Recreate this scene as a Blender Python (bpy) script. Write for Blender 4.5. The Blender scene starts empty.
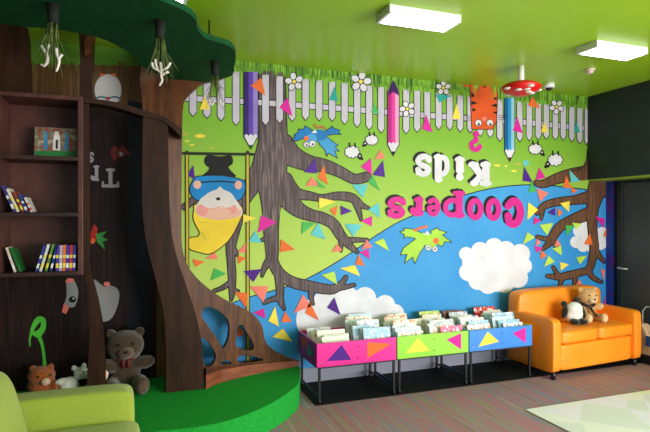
import bpy, bmesh, math, random
from mathutils import Vector, Matrix
from mathutils.geometry import tessellate_polygon
R = math.radians
rnd = random.Random(7)
scn = bpy.context.scene
col = scn.collection

# ------------------------------------------------------------------ camera
YAW = R(19.64); F = 510.0; CH = 1.58; HZ = 217.0
cs, sn = math.cos(YAW), math.sin(YAW)
cam = bpy.data.cameras.new('camera'); cam.sensor_width = 36; cam.lens = F/650*36
cam.shift_y = 0.0015; cam.clip_start = 0.05
co = bpy.data.objects.new('camera', cam); col.objects.link(co)
co.location = (0, 0, CH); co.rotation_euler = (R(90), 0, -YAW); scn.camera = co
WY = 4.64                      # back wall plane
def on_y(px, py, y):           # where the sight line through a point of the photo meets the plane y
    a = (px-325)/F; Z = y/(cs-a*sn)
    return Vector((Z*(sn+a*cs), y, CH-(py-HZ)/F*Z))
def on_z(px, py, z):
    Z = (CH-z)*F/(py-HZ); X = (px-325)/F*Z
    return Vector((X*cs+Z*sn, Z*cs-X*sn, z))
def on_x(px, py, x):
    a = (px-325)/F; Z = x/(sn+a*cs)
    return Vector((x, Z*(cs-a*sn), CH-(py-HZ)/F*Z))

# ------------------------------------------------------------------ materials
def lin(c):
    return tuple(((v/255)/12.92 if v/255 <= .04045 else ((v/255+.055)/1.055)**2.4) for v in c)+(1,)
MATS = {}
def mat(name, rgb, rough=.6, rgb2=None, scale=(1,1,1), nscale=5, bump=0, bscale=60, spec=.4, metal=0, lo=.35, hi=.65, sheen=0, detail=4):
    if name in MATS: return MATS[name]
    m = bpy.data.materials.new(name); m.use_nodes = True; nt = m.node_tree; N = nt.nodes; L = nt.links
    b = N['Principled BSDF']; b.inputs['Roughness'].default_value = rough
    b.inputs['Specular IOR Level'].default_value = spec; b.inputs['Metallic'].default_value = metal
    if sheen: b.inputs['Sheen Weight'].default_value = sheen
    b.inputs['Base Color'].default_value = lin(rgb)
    tc = N.new('ShaderNodeTexCoord'); mp = N.new('ShaderNodeMapping'); L.new(tc.outputs['Object'], mp.inputs[0]); mp.inputs['Scale'].default_value = scale
    if rgb2 is None: rgb2 = tuple(min(255, v*1.06+2) for v in rgb)
    n = N.new('ShaderNodeTexNoise'); n.inputs['Scale'].default_value = nscale; n.inputs['Detail'].default_value = detail
    L.new(mp.outputs[0], n.inputs['Vector'])
    r = N.new('ShaderNodeValToRGB'); r.color_ramp.elements[0].position = lo; r.color_ramp.elements[1].position = hi
    r.color_ramp.elements[0].color = lin(rgb); r.color_ramp.elements[1].color = lin(rgb2)
    L.new(n.outputs[0], r.inputs[0]); L.new(r.outputs[0], b.inputs['Base Color'])
    if bump:
        n2 = N.new('ShaderNodeTexNoise'); n2.inputs['Scale'].default_value = bscale; L.new(mp.outputs[0], n2.inputs['Vector'])
        bp = N.new('ShaderNodeBump'); bp.inputs['Strength'].default_value = bump; bp.inputs['Distance'].default_value = .01
        L.new(n2.outputs[0], bp.inputs['Height']); L.new(bp.outputs[0], b.inputs['Normal'])
    MATS[name] = m; return m
def emit(name, rgb, s):
    m = bpy.data.materials.new(name); m.use_nodes = True; b = m.node_tree.nodes['Principled BSDF']
    b.inputs['Base Color'].default_value = lin(rgb); b.inputs['Emission Color'].default_value = lin(rgb); b.inputs['Emission Strength'].default_value = s
    return m
def pr(name, rgb, rgb2=None, **k):
    rgb = tuple(v*.93 for v in rgb); rgb2 = tuple(v*.93 for v in rgb2) if rgb2 else None
    return mat('print_'+name, rgb, .55, rgb2, spec=.2, **k)

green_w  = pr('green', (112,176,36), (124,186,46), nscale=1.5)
def fade(m, ca, cb, za, zb_):      # base colour goes paler towards the bottom
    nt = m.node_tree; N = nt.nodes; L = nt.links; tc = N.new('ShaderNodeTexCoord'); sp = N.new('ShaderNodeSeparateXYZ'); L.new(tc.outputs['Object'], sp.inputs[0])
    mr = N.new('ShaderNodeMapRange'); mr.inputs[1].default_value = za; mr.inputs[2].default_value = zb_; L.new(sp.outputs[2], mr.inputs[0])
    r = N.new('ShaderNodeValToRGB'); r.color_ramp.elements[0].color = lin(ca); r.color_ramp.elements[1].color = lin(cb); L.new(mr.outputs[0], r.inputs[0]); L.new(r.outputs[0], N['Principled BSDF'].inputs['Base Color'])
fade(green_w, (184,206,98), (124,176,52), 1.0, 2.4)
blue_w   = pr('blue', (54,150,226), (74,166,234), nscale=1.2)
cloud_m  = pr('cloud', (228,226,236))
bark     = pr('bark', (84,68,70), (128,112,116), scale=(22,1,1.2), nscale=3, lo=.42, hi=.7)
bark_red = pr('bark_red', (92,60,44), (138,96,70), scale=(22,1,1.2), nscale=3, lo=.4, hi=.7)
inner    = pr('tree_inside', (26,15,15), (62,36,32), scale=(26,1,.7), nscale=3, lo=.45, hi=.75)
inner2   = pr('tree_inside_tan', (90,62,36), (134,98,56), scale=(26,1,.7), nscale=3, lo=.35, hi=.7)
navy     = pr('dark_navy', (22,30,40))
black    = pr('black', (22,22,22))
white    = pr('white', (222,218,228))
fence_m  = pr('picket', (204,198,214), (214,208,222))
tri = {'o': pr('orange',(240,112,50)), 'c': pr('coral',(244,126,112)), 'm': pr('magenta',(222,36,160)), 'p': pr('purple',(80,30,140)),
       'y': pr('yellow',(248,222,80)), 'g': pr('leaf',(72,178,84)), 't': pr('aqua',(96,196,206)), 'l': pr('lime',(190,222,84)), 'd': pr('teal',(40,168,160))}
skin_m = pr('skin', (228,176,156)); grey_m = pr('grey_beard', (216,208,206)); cheek_m = pr('cheek', (226,150,142)); gblue = pr('gnome_blue', (20,130,200))
gyel = pr('gnome_yellow', (240,206,56)); tiger_m = pr('tiger', (224,86,30)); bird_b = pr('bird_blue', (28,120,190)); bird_b2 = pr('bird_blue_light', (70,160,220))
bird_g = pr('bird_green', (170,214,70)); pink_l = pr('letter_pink', (214,36,144)); grass_a = pr('grass', (92,140,40)); grass_b = pr('grass_dark', (52,92,30)); grass_c = pr('grass_light', (138,190,60))
ochre = pr('ochre', (196,180,80)); cordy = pr('cord_yellow', (196,176,60)); possum = pr('possum', (150,148,150)); redp = pr('red', (196,50,40)); dimlet = pr('inside_letter', (176,172,176))

wood   = mat('stained_wood', (66,35,12), .42, (100,58,24), scale=(6,6,.8), nscale=5, bump=.06, bscale=20, spec=.25)
wood_p = mat('stained_wood_panel', (38,21,13), .45, (56,32,20), scale=(5,5,.6), nscale=4, bump=.05, bscale=20, spec=.2)
wood_r = mat('wood_plank_red', (112,56,36), .4, (150,80,52), scale=(1,1,8), nscale=6)
case_w = mat('bookcase_wood', (66,38,34), .42, (94,56,48), scale=(2,5,1), nscale=3)
case_d = mat('bookcase_dark', (42,26,24), .5, (58,34,30), scale=(2,5,1), nscale=3)
carpet_g = mat('green_carpet', (26,142,48), .95, (42,164,64), nscale=90, bump=.4, bscale=300, spec=.1)
canopy_m = mat('canopy_green', (8,66,34), .8, (12,78,40), nscale=20, spec=.2)
lime_f = mat('lime_fabric', (146,162,60), .85, (152,168,64), nscale=80, bump=.15, bscale=400, spec=.2, sheen=.2)
orange_v = mat('orange_vinyl', (250,140,24), .42, (254,148,32), nscale=3, bump=.05, bscale=90, spec=.45)
ceil_m = mat('ceiling_green', (158,204,40), .32, (164,208,46), nscale=1, spec=.4)
wallw  = mat('wall_paint', (120,160,60), .7)
skirt_m = mat('grey_skirting', (132,134,150), .5, (140,142,158), nscale=3)
charc  = mat('charcoal_paint', (34,42,46), .55, (38,46,50), nscale=3)
charc2 = mat('charcoal_door', (62,66,70), .4, (66,70,74), nscale=3)
floor_black = mat('black_floor_edging', (22,22,23), .8, (30,30,31), nscale=80, spec=.15)
blackm = mat('black_metal', (20,20,22), .35, spec=.5)
steel  = mat('brushed_steel', (176,176,172), .3, metal=1)
whitep = mat('white_plastic', (226,226,230), .4)
page_m = mat('paper', (232,228,216), .8)
mush_r = mat('mushroom_red', (206,26,24), .3); mush_w = mat('mushroom_white', (232,230,226), .4)

def carpet():
    m = bpy.data.materials.new('striped_carpet'); m.use_nodes = True; nt = m.node_tree; N = nt.nodes; L = nt.links
    b = N['Principled BSDF']; b.inputs['Roughness'].default_value = .95; b.inputs['Specular IOR Level'].default_value = .15
    tc = N.new('ShaderNodeTexCoord'); mp = N.new('ShaderNodeMapping'); L.new(tc.outputs['Object'], mp.inputs[0]); mp.inputs['Rotation'].default_value = (0,0,R(90))
    br = N.new('ShaderNodeTexBrick'); L.new(mp.outputs[0], br.inputs['Vector'])
    br.inputs['Color1'].default_value = (0,0,0,1); br.inputs['Color2'].default_value = (1,1,1,1); br.inputs['Mortar'].default_value = (.5,.5,.5,1)
    br.inputs['Scale'].default_value = 1; br.inputs['Mortar Size'].default_value = 0; br.inputs['Brick Width'].default_value = 1.0; br.inputs['Row Height'].default_value = .25
    # long thin threads, shifted per plank
    mp2 = N.new('ShaderNodeMapping'); L.new(tc.outputs['Object'], mp2.inputs[0]); mp2.inputs['Scale'].default_value = (13,.6,1)
    add = N.new('ShaderNodeVectorMath'); add.operation = 'MULTIPLY_ADD'; L.new(br.outputs['Color'], add.inputs[0]); add.inputs[1].default_value = (40,7,3); L.new(mp2.outputs[0], add.inputs[2])
    n = N.new('ShaderNodeTexNoise'); n.inputs['Scale'].default_value = 1; n.inputs['Detail'].default_value = 2; L.new(add.outputs[0], n.inputs['Vector'])
    r = N.new('ShaderNodeValToRGB'); cr = r.color_ramp; cr.elements[0].position = .25; cr.elements[0].color = lin((133,132,134)); cr.elements[1].position = .78; cr.elements[1].color = lin((172,150,156))
    for p, c in ((.36,(179,126,135)),(.42,(166,150,133)),(.47,(163,144,153)),(.52,(191,120,138)),(.56,(167,141,150)),(.62,(144,141,165)),(.68,(191,157,142))):
        e = cr.elements.new(p); e.color = lin(c)
    L.new(n.outputs[0], r.inputs[0])
    n3 = N.new('ShaderNodeTexNoise'); n3.inputs['Scale'].default_value = 220; L.new(tc.outputs['Object'], n3.inputs['Vector'])
    mx = N.new('ShaderNodeMixRGB'); mx.blend_type = 'MULTIPLY'; mx.inputs[0].default_value = .25; L.new(r.outputs[0], mx.inputs[1]); L.new(n3.outputs[0], mx.inputs[2])
    L.new(mx.outputs[0], b.inputs['Base Color'])
    bp = N.new('ShaderNodeBump'); bp.inputs['Strength'].default_value = .3; L.new(n3.outputs[0], bp.inputs['Height']); L.new(bp.outputs[0], b.inputs['Normal'])
    return m
def rugmat():
    m = bpy.data.materials.new('pale_rug'); m.use_nodes = True; nt = m.node_tree; N = nt.nodes; L = nt.links
    b = N['Principled BSDF']; b.inputs['Roughness'].default_value = .5
    tc = N.new('ShaderNodeTexCoord'); v = N.new('ShaderNodeTexVoronoi'); v.inputs['Scale'].default_value = 2.6; L.new(tc.outputs['Object'], v.inputs['Vector'])
    r = N.new('ShaderNodeValToRGB'); r.color_ramp.interpolation = 'CONSTANT'; L.new(v.outputs['Color'], r.inputs[0])
    cr = r.color_ramp; cr.elements[0].color = lin((236,236,236)); cr.elements[1].position = .75; cr.elements[1].color = lin((236,236,214))
    for p, c in ((.35,(236,232,250)),(.6,(222,226,228))): e = cr.elements.new(p); e.color = lin(c)
    L.new(r.outputs[0], b.inputs['Base Color']); return m

# ------------------------------------------------------------------ mesh helpers
def link(name, bm, mats, parent=None, smooth=False):
    me = bpy.data.meshes.new(name); bm.normal_update(); bm.to_mesh(me); bm.free()
    for m in (mats if isinstance(mats, (list, tuple)) else [mats]): me.materials.append(m)
    if smooth: me.polygons.foreach_set('use_smooth', [True]*len(me.polygons))
    o = bpy.data.objects.new(name, me); col.objects.link(o)
    if parent: o.parent = parent
    return o
def tag(o, label, cat, group=None, kind=None):
    o['label'] = label; o['category'] = cat
    if group: o['group'] = group
    if kind: o['kind'] = kind
    return o
def thing(name, label, cat, loc=(0,0,0), rz=0, group=None):
    o = bpy.data.objects.new(name, None); col.objects.link(o); o.location = loc; o.rotation_euler = (0,0,rz); o.empty_display_size = .1
    return tag(o, label, cat, group)
def struct(name, bm, m):
    o = link(name, bm, m); o['kind'] = 'structure'; return o
def box(bm, x0, x1, y0, y1, z0, z1, bev=0, seg=2, mi=0, M=None):
    t = bmesh.new(); bmesh.ops.create_cube(t, size=1)
    for v in t.verts: v.co = Vector(((x0+x1)/2+v.co.x*(x1-x0), (y0+y1)/2+v.co.y*(y1-y0), (z0+z1)/2+v.co.z*(z1-z0)))
    if bev: bmesh.ops.bevel(t, geom=list(t.edges), offset=bev, segments=seg, affect='EDGES', profile=.5)
    merge(bm, t, mi, M); return bm
def merge(bm, t, mi=0, M=None):
    mp = {}
    for v in t.verts: mp[v] = bm.verts.new(M @ v.co if M else v.co)
    for f in t.faces:
        try: nf = bm.faces.new([mp[v] for v in f.verts]); nf.material_index = mi; nf.smooth = f.smooth
        except ValueError: pass
    t.free()
def cushion(x0, x1, y0, y1, z0, z1, bev, puff=.015, seg=4):
    t = bmesh.new(); bmesh.ops.create_cube(t, size=1)
    bmesh.ops.subdivide_edges(t, edges=list(t.edges), cuts=7, use_grid_fill=True)
    dx, dy, dz = (x1-x0)/2, (y1-y0)/2, (z1-z0)/2; c = Vector(((x0+x1)/2, (y0+y1)/2, (z0+z1)/2))
    for v in t.verts:
        p = Vector((v.co.x*2*dx, v.co.y*2*dy, v.co.z*2*dz))
        q = Vector((max(-dx+bev, min(dx-bev, p.x)), max(-dy+bev, min(dy-bev, p.y)), max(-dz+bev, min(dz-bev, p.z))))
        d = p-q; n = d.normalized() if d.length > 1e-9 else Vector((0,0,0))
        u = Vector((v.co.x*2, v.co.y*2, v.co.z*2)); w = (1-min(1,abs(u.x))**2 if abs(u.x)<.999 else 0), (1-u.y**2 if abs(u.y)<.999 else 0), (1-u.z**2 if abs(u.z)<.999 else 0)
        pf = puff*max(w[0]*w[1], w[1]*w[2], w[0]*w[2])
        v.co = c + q + n*(bev+pf)
    for f in t.faces: f.smooth = True
    return t
def soft(name, dims, bev, m, parent, puff=.015, M=None):
    t = cushion(*dims, bev, puff)
    if M:
        for v in t.verts: v.co = M @ v.co
    o = link(name, t, m, parent, True)
    s = o.modifiers.new('sub', 'SUBSURF'); s.levels = 1; s.render_levels = 2
    return o
def cyl(bm, p0, p1, r0, r1=None, n=12, mi=0):
    p0 = Vector(p0); p1 = Vector(p1); r1 = r0 if r1 is None else r1
    d = (p1-p0).normalized(); a = d.orthogonal().normalized(); b = d.cross(a)
    A = [bm.verts.new(p0+(a*math.cos(2*math.pi*i/n)+b*math.sin(2*math.pi*i/n))*r0) for i in range(n)]
    B = [bm.verts.new(p1+(a*math.cos(2*math.pi*i/n)+b*math.sin(2*math.pi*i/n))*r1) for i in range(n)]
    for i in range(n):
        f = bm.faces.new((A[i], A[(i+1)%n], B[(i+1)%n], B[i])); f.smooth = True; f.material_index = mi
    for ring in (A[::-1], B):
        f = bm.faces.new(ring); f.material_index = mi
def tube(bm, pts, rs, n=8, mi=0):
    pts = [Vector(p) for p in pts]; rings = []
    a = None
    for i, p in enumerate(pts):
        d = (pts[min(i+1, len(pts)-1)]-pts[max(i-1, 0)]).normalized()
        a = d.orthogonal().normalized() if a is None else (a-d*a.dot(d)).normalized()
        b = d.cross(a); r = rs[i] if isinstance(rs, (list, tuple)) else rs
        rings.append([bm.verts.new(p+(a*math.cos(2*math.pi*k/n)+b*math.sin(2*math.pi*k/n))*r) for k in range(n)])
    for A, B in zip(rings, rings[1:]):
        for k in range(n):
            f = bm.faces.new((A[k], A[(k+1)%n], B[(k+1)%n], B[k])); f.smooth = True; f.material_index = mi
    for ring in (rings[0][::-1], rings[-1]): bm.faces.new(ring).material_index = mi
def ball(bm, c, r, mi=0, seg=20, M=None):
    t = bmesh.new(); bmesh.ops.create_uvsphere(t, u_segments=seg, v_segments=seg//2+2, radius=1)
    r = r if isinstance(r, (list, tuple)) else (r, r, r)
    for v in t.verts: v.co = Vector((v.co.x*r[0], v.co.y*r[1], v.co.z*r[2]))
    if M:
        for v in t.verts: v.co = M @ v.co
    for v in t.verts: v.co += Vector(c)
    for f in t.faces: f.smooth = True
    merge(bm, t, mi)
def extrude_poly(bm, loops, fn, d, mi=0):
    """loops: outer + holes as 2-D points; fn maps a 2-D point to 3-D, d is the thickness vector"""
    loops3 = [[Vector((p[0], p[1], 0)) for p in lp] for lp in loops]
    tris = tessellate_polygon(loops3); flat = [p for lp in loops for p in lp]
    A = [bm.verts.new(fn(*p)) for p in flat]; B = [bm.verts.new(fn(*p)+d) for p in flat]
    for t in tris:
        for V in ([A[i] for i in t], [B[i] for i in reversed(t)]):
            try: bm.faces.new(V).material_index = mi
            except ValueError: pass
    k = 0
    for lp in loops:
        n = len(lp)
        for i in range(n):
            try: bm.faces.new((A[k+i], A[k+(i+1)%n], B[k+(i+1)%n], B[k+i])).material_index = mi
            except ValueError: pass
        k += n
    bmesh.ops.recalc_face_normals(bm, faces=bm.faces)
def smooth_pts(pts, closed=True, k=4):
    n = len(pts); out = []
    rng = range(n) if closed else range(n-1)
    for i in rng:
        g = (lambda j: pts[j % n]) if closed else (lambda j: pts[max(0, min(n-1, j))])
        p0, p1, p2, p3 = g(i-1), g(i), g(i+1), g(i+2)
        for s in range(k):
            t = s/k
            out.append(tuple(.5*((2*b)+(-a+c)*t+(2*a-5*b+4*c-d)*t*t+(-a+3*b-3*c+d)*t**3) for a, b, c, d in zip(p0, p1, p2, p3)))
    if not closed: out.append(tuple(pts[-1]))
    return out

# ------------------------------------------------------------------ room
XL, XC, XR, YB = -1.75, 4.95, 5.24, -3.0
fl = bmesh.new(); box(fl, XL, 7.5, YB, 4.7, -.1, 0); struct('floor', fl, carpet())
t = bmesh.new(); box(t, 1.36, XR, 4.04, WY, 0, .006); struct('trim_1', t, floor_black)
t = bmesh.new(); box(t, XL, 7.5, YB, 4.75, 3.0, 3.1); struct('ceiling', t, ceil_m)
t = bmesh.new(); box(t, XL, XR+.1, WY, WY+.12, 0, 3.0); struct('wall_back', t, wallw)
t = bmesh.new(); box(t, XL-.1, XL, YB, WY+.12, 0, 3.0); struct('wall_left', t, charc)
t = bmesh.new(); box(t, XC, XC+.5, 1.8, WY, 2.02, 3.0); struct('wall_bulkhead', t, charc)
t = bmesh.new(); box(t, XR+.04, XR+.14, 1.8, WY, 0, 2.02); struct('wall_right', t, charc)
t = bmesh.new(); box(t, XC+.005, XR+.04, 1.8, WY, 2.006, 2.02); struct('trim_2', t, mat('soffit_green', (150,176,60), .5))
t = bmesh.new(); box(t, 1.3, XR, WY-.014, WY, 0, .14, .003); struct('baseboard_back', t, skirt_m)
# door with frame in the right wall
d = thing('door_1', 'charcoal door with steel lever handle beside the orange sofa', 'door', (XR+.04, 3.95, 0)); d['kind'] = 'structure'
t = bmesh.new(); box(t, -.03, -.001, -.46, .46, .01, 1.97, .003); link('door_panel', t, charc2, d)
t = bmesh.new(); box(t, -.045, -.001, .465, .53, 0, 2.0, .003); box(t, -.045, -.001, -.53, -.465, 0, 2.0, .003); box(t, -.045, -.001, -.465, .465, 1.975, 2.0, .002); link('door_frame', t, charc, d)
hp = on_x(620, 268, XR); hy = hp.y-3.95; hz = hp.z
t = bmesh.new(); cyl(t, (-.03,hy,hz), (-.075,hy,hz), .012); tube(t, [(-.075,hy+.01,hz),(-.078,hy-.05,hz),(-.07,hy-.12,hz)], .009); box(t, -.036, -.03, hy-.02, hy+.02, hz-.07, hz+.08, .002); hnd = link('door_handle', t, mat('satin_steel', (200,200,196), .35, metal=.3), d); hnd['label'] = 'steel lever handle'
t = bmesh.new(); box(t, XR, XR+.04, 4.545, WY, 0, 2.006); struct('wall_return', t, pr('return_blue', (40,70,170), (96,50,150), nscale=5, lo=.5, hi=.55))

# ------------------------------------------------------------------ mural printed on the back wall
class Print:
    def __init__(s): s.bm = bmesh.new(); s.m = []; s.k = 0
    def mi(s, m):
        if m not in s.m: s.m.append(m)
        return s.m.index(m)
    def v(s, p, layer):
        w = on_y(p[0], p[1], WY); w.y = WY-.001-layer*.0007-(s.k % 400)*.0000015; return w
    def poly(s, pts, m, layer, holes=None):
        s.k += 1; loops = [pts]+(holes or [])
        tris = tessellate_polygon([[Vector((p[0], p[1], 0)) for p in lp] for lp in loops]); flat = [p for lp in loops for p in lp]
        V = [s.bm.verts.new(s.v(p, layer)) for p in flat]; i0 = s.mi(m)
        for t in tris:
            f = [V[i] for i in t]
            if (f[1].co-f[0].co).cross(f[2].co-f[0].co).y > 0: f.reverse()
            try: s.bm.faces.new(f).material_index = i0
            except ValueError: pass
        return s
    def circ(s, c, r, m, layer, ry=None, n=20, rot=0):
        ry = r if ry is None else ry; ca, sa = math.cos(rot), math.sin(rot)
        return s.poly([(c[0]+r*math.cos(2*math.pi*i/n)*ca-ry*math.sin(2*math.pi*i/n)*sa, c[1]+r*math.cos(2*math.pi*i/n)*sa+ry*math.sin(2*math.pi*i/n)*ca) for i in range(n)], m, layer)
    def stroke(s, pts, m, layer, r=None, grow=0, smooth=True, caps=True, closed=False):
        P = [(p[0], p[1], (p[2] if len(p) > 2 else r)) for p in pts]
        if smooth and len(P) > 2: P = smooth_pts(P, closed, 5)
        if closed: P = P+[P[0]]
        for a, b in zip(P, P[1:]):
            dx, dy = b[0]-a[0], b[1]-a[1]; L = math.hypot(dx, dy) or 1; nx, ny = -dy/L, dx/L; ra, rb = a[2]+grow, b[2]+grow
            s.poly([(a[0]+nx*ra, a[1]+ny*ra), (b[0]+nx*rb, b[1]+ny*rb), (b[0]-nx*rb, b[1]-ny*rb), (a[0]-nx*ra, a[1]-ny*ra)], m, layer)
        for i, a in enumerate(P):
            if caps or 0 < i < len(P)-1: s.circ(a, a[2]+grow, m, layer, n=10)
        return s
    def branch(s, pts, m, l0, l1): s.stroke(pts, black, l0, grow=1.0); s.stroke(pts, m, l1); return s
    def shape(s, pts, m, layer, out=.6, om=None):
        s.poly(pts, m, layer)
        for a, b in zip(pts, pts[1:]+pts[:1]): s.stroke([a, b], om or black, layer+.6, r=out/2*1.2, smooth=False)
        return s
    def build(s, name, parent, label=None):
        o = link(name, s.bm, s.m, parent)
        if label: o['label'] = label
        return o
def cr(ox, oy, k, pts): return [(ox+p[0]/k, oy+p[1]/k) for p in pts]
mural = thing('wall_mural', 'upside down printed wall mural of fence, trees, clouds and pink lettering', 'mural', (0, 0, 0))
def top(x): return 60+.1055*(x-235)-1.2
XM = 605
def bot(x): return on_bot(x)
def on_bot(x):
    a = (x-325)/F; Z = WY/(cs-a*sn); return HZ+(CH-.142)*F/Z
# background fields
hill = smooth_pts([(232,303),(249,297),(275,290),(304,280),(340,260),(380,233),(405,219),(440,205),(465,195),(500,187),(540,185),(589,190),(606,194)], False, 4)
xl = 178
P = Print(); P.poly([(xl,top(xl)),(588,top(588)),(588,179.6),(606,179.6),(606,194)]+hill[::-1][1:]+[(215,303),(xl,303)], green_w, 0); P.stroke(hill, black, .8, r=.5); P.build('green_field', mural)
P = Print(); P.poly(hill+[(606,on_bot(606)),(400,on_bot(400)),(xl,on_bot(xl)),(xl,303),(215,303)], blue_w, 0); P.build('blue_field', mural)
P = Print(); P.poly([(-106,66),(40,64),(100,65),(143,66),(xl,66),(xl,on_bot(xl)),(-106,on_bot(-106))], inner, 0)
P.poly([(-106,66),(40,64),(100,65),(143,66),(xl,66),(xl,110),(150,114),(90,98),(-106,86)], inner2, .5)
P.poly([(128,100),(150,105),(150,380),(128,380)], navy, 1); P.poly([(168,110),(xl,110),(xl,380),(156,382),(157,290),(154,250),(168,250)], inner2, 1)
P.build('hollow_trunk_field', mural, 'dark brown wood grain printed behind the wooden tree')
P = Print(); P.poly([(-106,top(-106)),(xl,top(xl)),(xl,66),(143,66),(100,65),(40,64),(-106,66)], pr('upper_green', (96,150,44)), 0)
for i in range(60):
    x = rnd.uniform(-100,177); P.poly([(x-1.2,62),(x+1.2,62),(x+rnd.uniform(-1,1),62+rnd.uniform(3,12))], rnd.choice((grass_a, inner2)), 1)
P.build('green_band', mural)
# clouds
def cloud(cs_, lim=None):
    P = Print()
    for x, y, r in cs_: P.circ((x, y), r, cloud_m, 1, n=22)
    return P
cloud([(495,268,24),(470,262,8),(466,254,7),(468,272,9),(480,251,9),(494,247,9),(506,250,9),(520,254,10),(524,266,8),(518,278,10),(505,284,9),(488,284,10),(478,280,10),(490,265,18),(508,268,17),(482,268,14)]).build('cloud', mural)
cloud([(345,318,30),(318,320,22),(375,318,20),(395,313,9),(385,305,10),(365,298,11),(345,296,12),(325,302,12),(310,310,8),(304,318,6),(306,328,8),(390,325,10),(330,330,18),(360,330,18)]).build('cloud', mural)
cloud([(590,234,10),(579,231,6),(576,242,6),(583,246,6),(592,247,6),(600,243,7),(602,233,6),(585,222,5),(590,218,3.5),(579,224,3)]).build('cloud', mural)
# left printed tree
P = Print()
for b in ([(272,76,13),(273,130,13.5),(272,150,15),(269,172,17),(271,190,12),(271,210,8.5),(271,230,7),(272,250,6),(273,262,5),(280,274,5),(292,282,5),(308,286,5),(325,289,4.5),(334,289,4),(341,284,2.5),(346,277,1.6)],
          [(336,288,3),(345,287,2),(354,285,1.4)], [(279,276,4),(280,290,3.4),(280,299,3),(284,309,1.2)], [(278,298,2.5),(270,300,2),(264,303,1.2)], [(312,289,3),(311,297,2),(313,304,1)],
          [(262,166,9),(254,182,8.5),(246,195,7),(240,208,5.5),(236,226,4.6),(231,245,4.5),(231,260,3.6),(232,275,3.6),(232,292,2.6),(231,300,1)], [(231,246,3),(235,251,2),(237,255,1)], [(230,283,2.4),(222,288,1.8),(214,291,1.4)], [(232,290,2),(238,291,1.2)],
          [(185,207,3),(192,201,3),(200,196,3)], [(270,234,3.5),(266,238,2),(262,240,1.3)], [(272,258,5),(265,267,2.6),(262,276,1)],
          [(280,146,14),(292,156,10),(308,163,7.5),(325,166,6),(340,172,5),(354,179,4.5),(366,177,4.5)],
          [(282,182,11),(296,193,5.5),(310,196,3.8),(322,198,3),(338,196,3.6),(352,198,4),(361,205,2.5),(368,208,1.3)], [(355,201,3),(359,212,2),(361,220,.9)],
          [(280,190,11),(296,208,7.5),(310,215,5.5),(322,218,5.2),(333,224,5),(341,236,4.6),(349,245,3.2),(357,252,1.4)], [(348,240,2.4),(358,240,1.8),(367,240,1.3)], [(341,240,2.4),(341,251,.8)]):
    P.branch(b, bark, 2, 3)
for i in range(26):
    x = rnd.uniform(261,284); y = rnd.uniform(118,215); h = rnd.uniform(8,26); P.stroke([(x,y,.15),(x+rnd.uniform(-1,1),y+h/2,.4),(x,y+h,.15)], pr('bark_line', (140,126,120)), 4)
P.build('printed_tree', mural, 'grey brown upside down tree beside the purple pencil')
P = Print()
for b in ([(600,183,5),(598,186,9),(593,205,6),(592,222,4.4),(593,238,4),(594,248,4),(592,260,3.4),(589,269,3.2),(582,272,3),(570,275,3.4),(560,277,3),(547,276,1.3)], [(603,186,2.6),(605.3,196,.9)], [(594,248,3),(599,256,2),(604,262,1)],
          [(588,269,2.6),(592,277,2),(601,282,1.2)], [(575,276,2.2),(574,288,1.2)], [(562,278,2.2),(559,288,1.2)], [(558,276,2),(553,267,1.2)],
          [(590,197,6),(575,200,4),(557,202,3.5),(544,206,3),(537,213,2)], [(543,208,2),(541,219,.9)], [(590,213,6),(575,219,5),(561,226,4.4),(553,236,4),(549,243,3),(543,249,1.3)], [(550,240,2),(537,237,1.4)], [(553,240,2),(556,248,1)]):
    P.branch(b, bark_red, 2, 3)
b = [(583,172,5),(570,175,5.5),(556,179,4.6),(543,184,3.4),(536,183,2.4)]
P.branch(b, bark_red, 2, 3); P.poly([(588,152),(588,180),(576,181),(572,174),(582,168),(586,160)], bark_red, 3.2); P.stroke([(587,150),(586,161),(581,168),(571,171)], black, 3.6, r=.5)
P.build('printed_tree', mural, 'red brown upside down tree by the door corner')
# fence
rail = [(179,98),(235,101),(300,105.5),(360,110),(420,115),(470,118.5),(520,122),(587,128.5)]
P = Print(); P.stroke([(x,y,3) for x, y in rail], black, 4, grow=.5, caps=False, smooth=False); P.stroke([(x,y,2.6) for x, y in rail], fence_m, 4.6, caps=False, smooth=False); P.build('fence_rail', mural)
for x, y in [(181,112),(193,116),(207,118),(221,120.5),(236,125),(265.5,125),(279.5,123),(292,121),(305.5,120),(319,120.5),(332,121),(344.5,124),(357,127),(369,129.5),(381,132.5),(406,133.5),(417,132),(427,130.5),(438.5,129.5),(449.5,130),(460,131.5),(470,132.5),(480,136),(490,137.5),(499.5,141),(519.5,141.5),(529,140.5),(538,139.5),(546,139),(555,139.5),(563,140),(571.5,141.5),(579.5,143.5),(586,144.5)]:
    w = 3.5-(x-180)/400*.9; t0 = top(x)+13
    if x in (181,586): w = 1.6
    P = Print()
    for g, m, l in ((.7, black, 5), (0, fence_m, 6)):
        P.poly([(x-w-g,t0),(x+w+g,t0),(x+w+g,y-4+g*.5),(x+g*.6,y+g*1.3),(x-g*.6,y+g*1.3),(x-w-g,y-4+g*.5)], m, l)
    P.build('fence_picket', mural)
# grass fringe along the ceiling
P = Print()
P.poly([(xl,top(xl)),(588,top(588)),(588,top(588)+9)]+[(x,top(x)+rnd.uniform(7,13)) for x in range(584,180,-4)]+[(xl,top(xl)+10)], grass_a, 6.8)
for i in range(420):
    x = rnd.uniform(180,587); h = rnd.uniform(6,19); w = rnd.uniform(.5,1.2)
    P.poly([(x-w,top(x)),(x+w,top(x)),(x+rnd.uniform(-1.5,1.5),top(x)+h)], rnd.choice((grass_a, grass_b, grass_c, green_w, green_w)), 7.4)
P.build('grass_fringe', mural)
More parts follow.
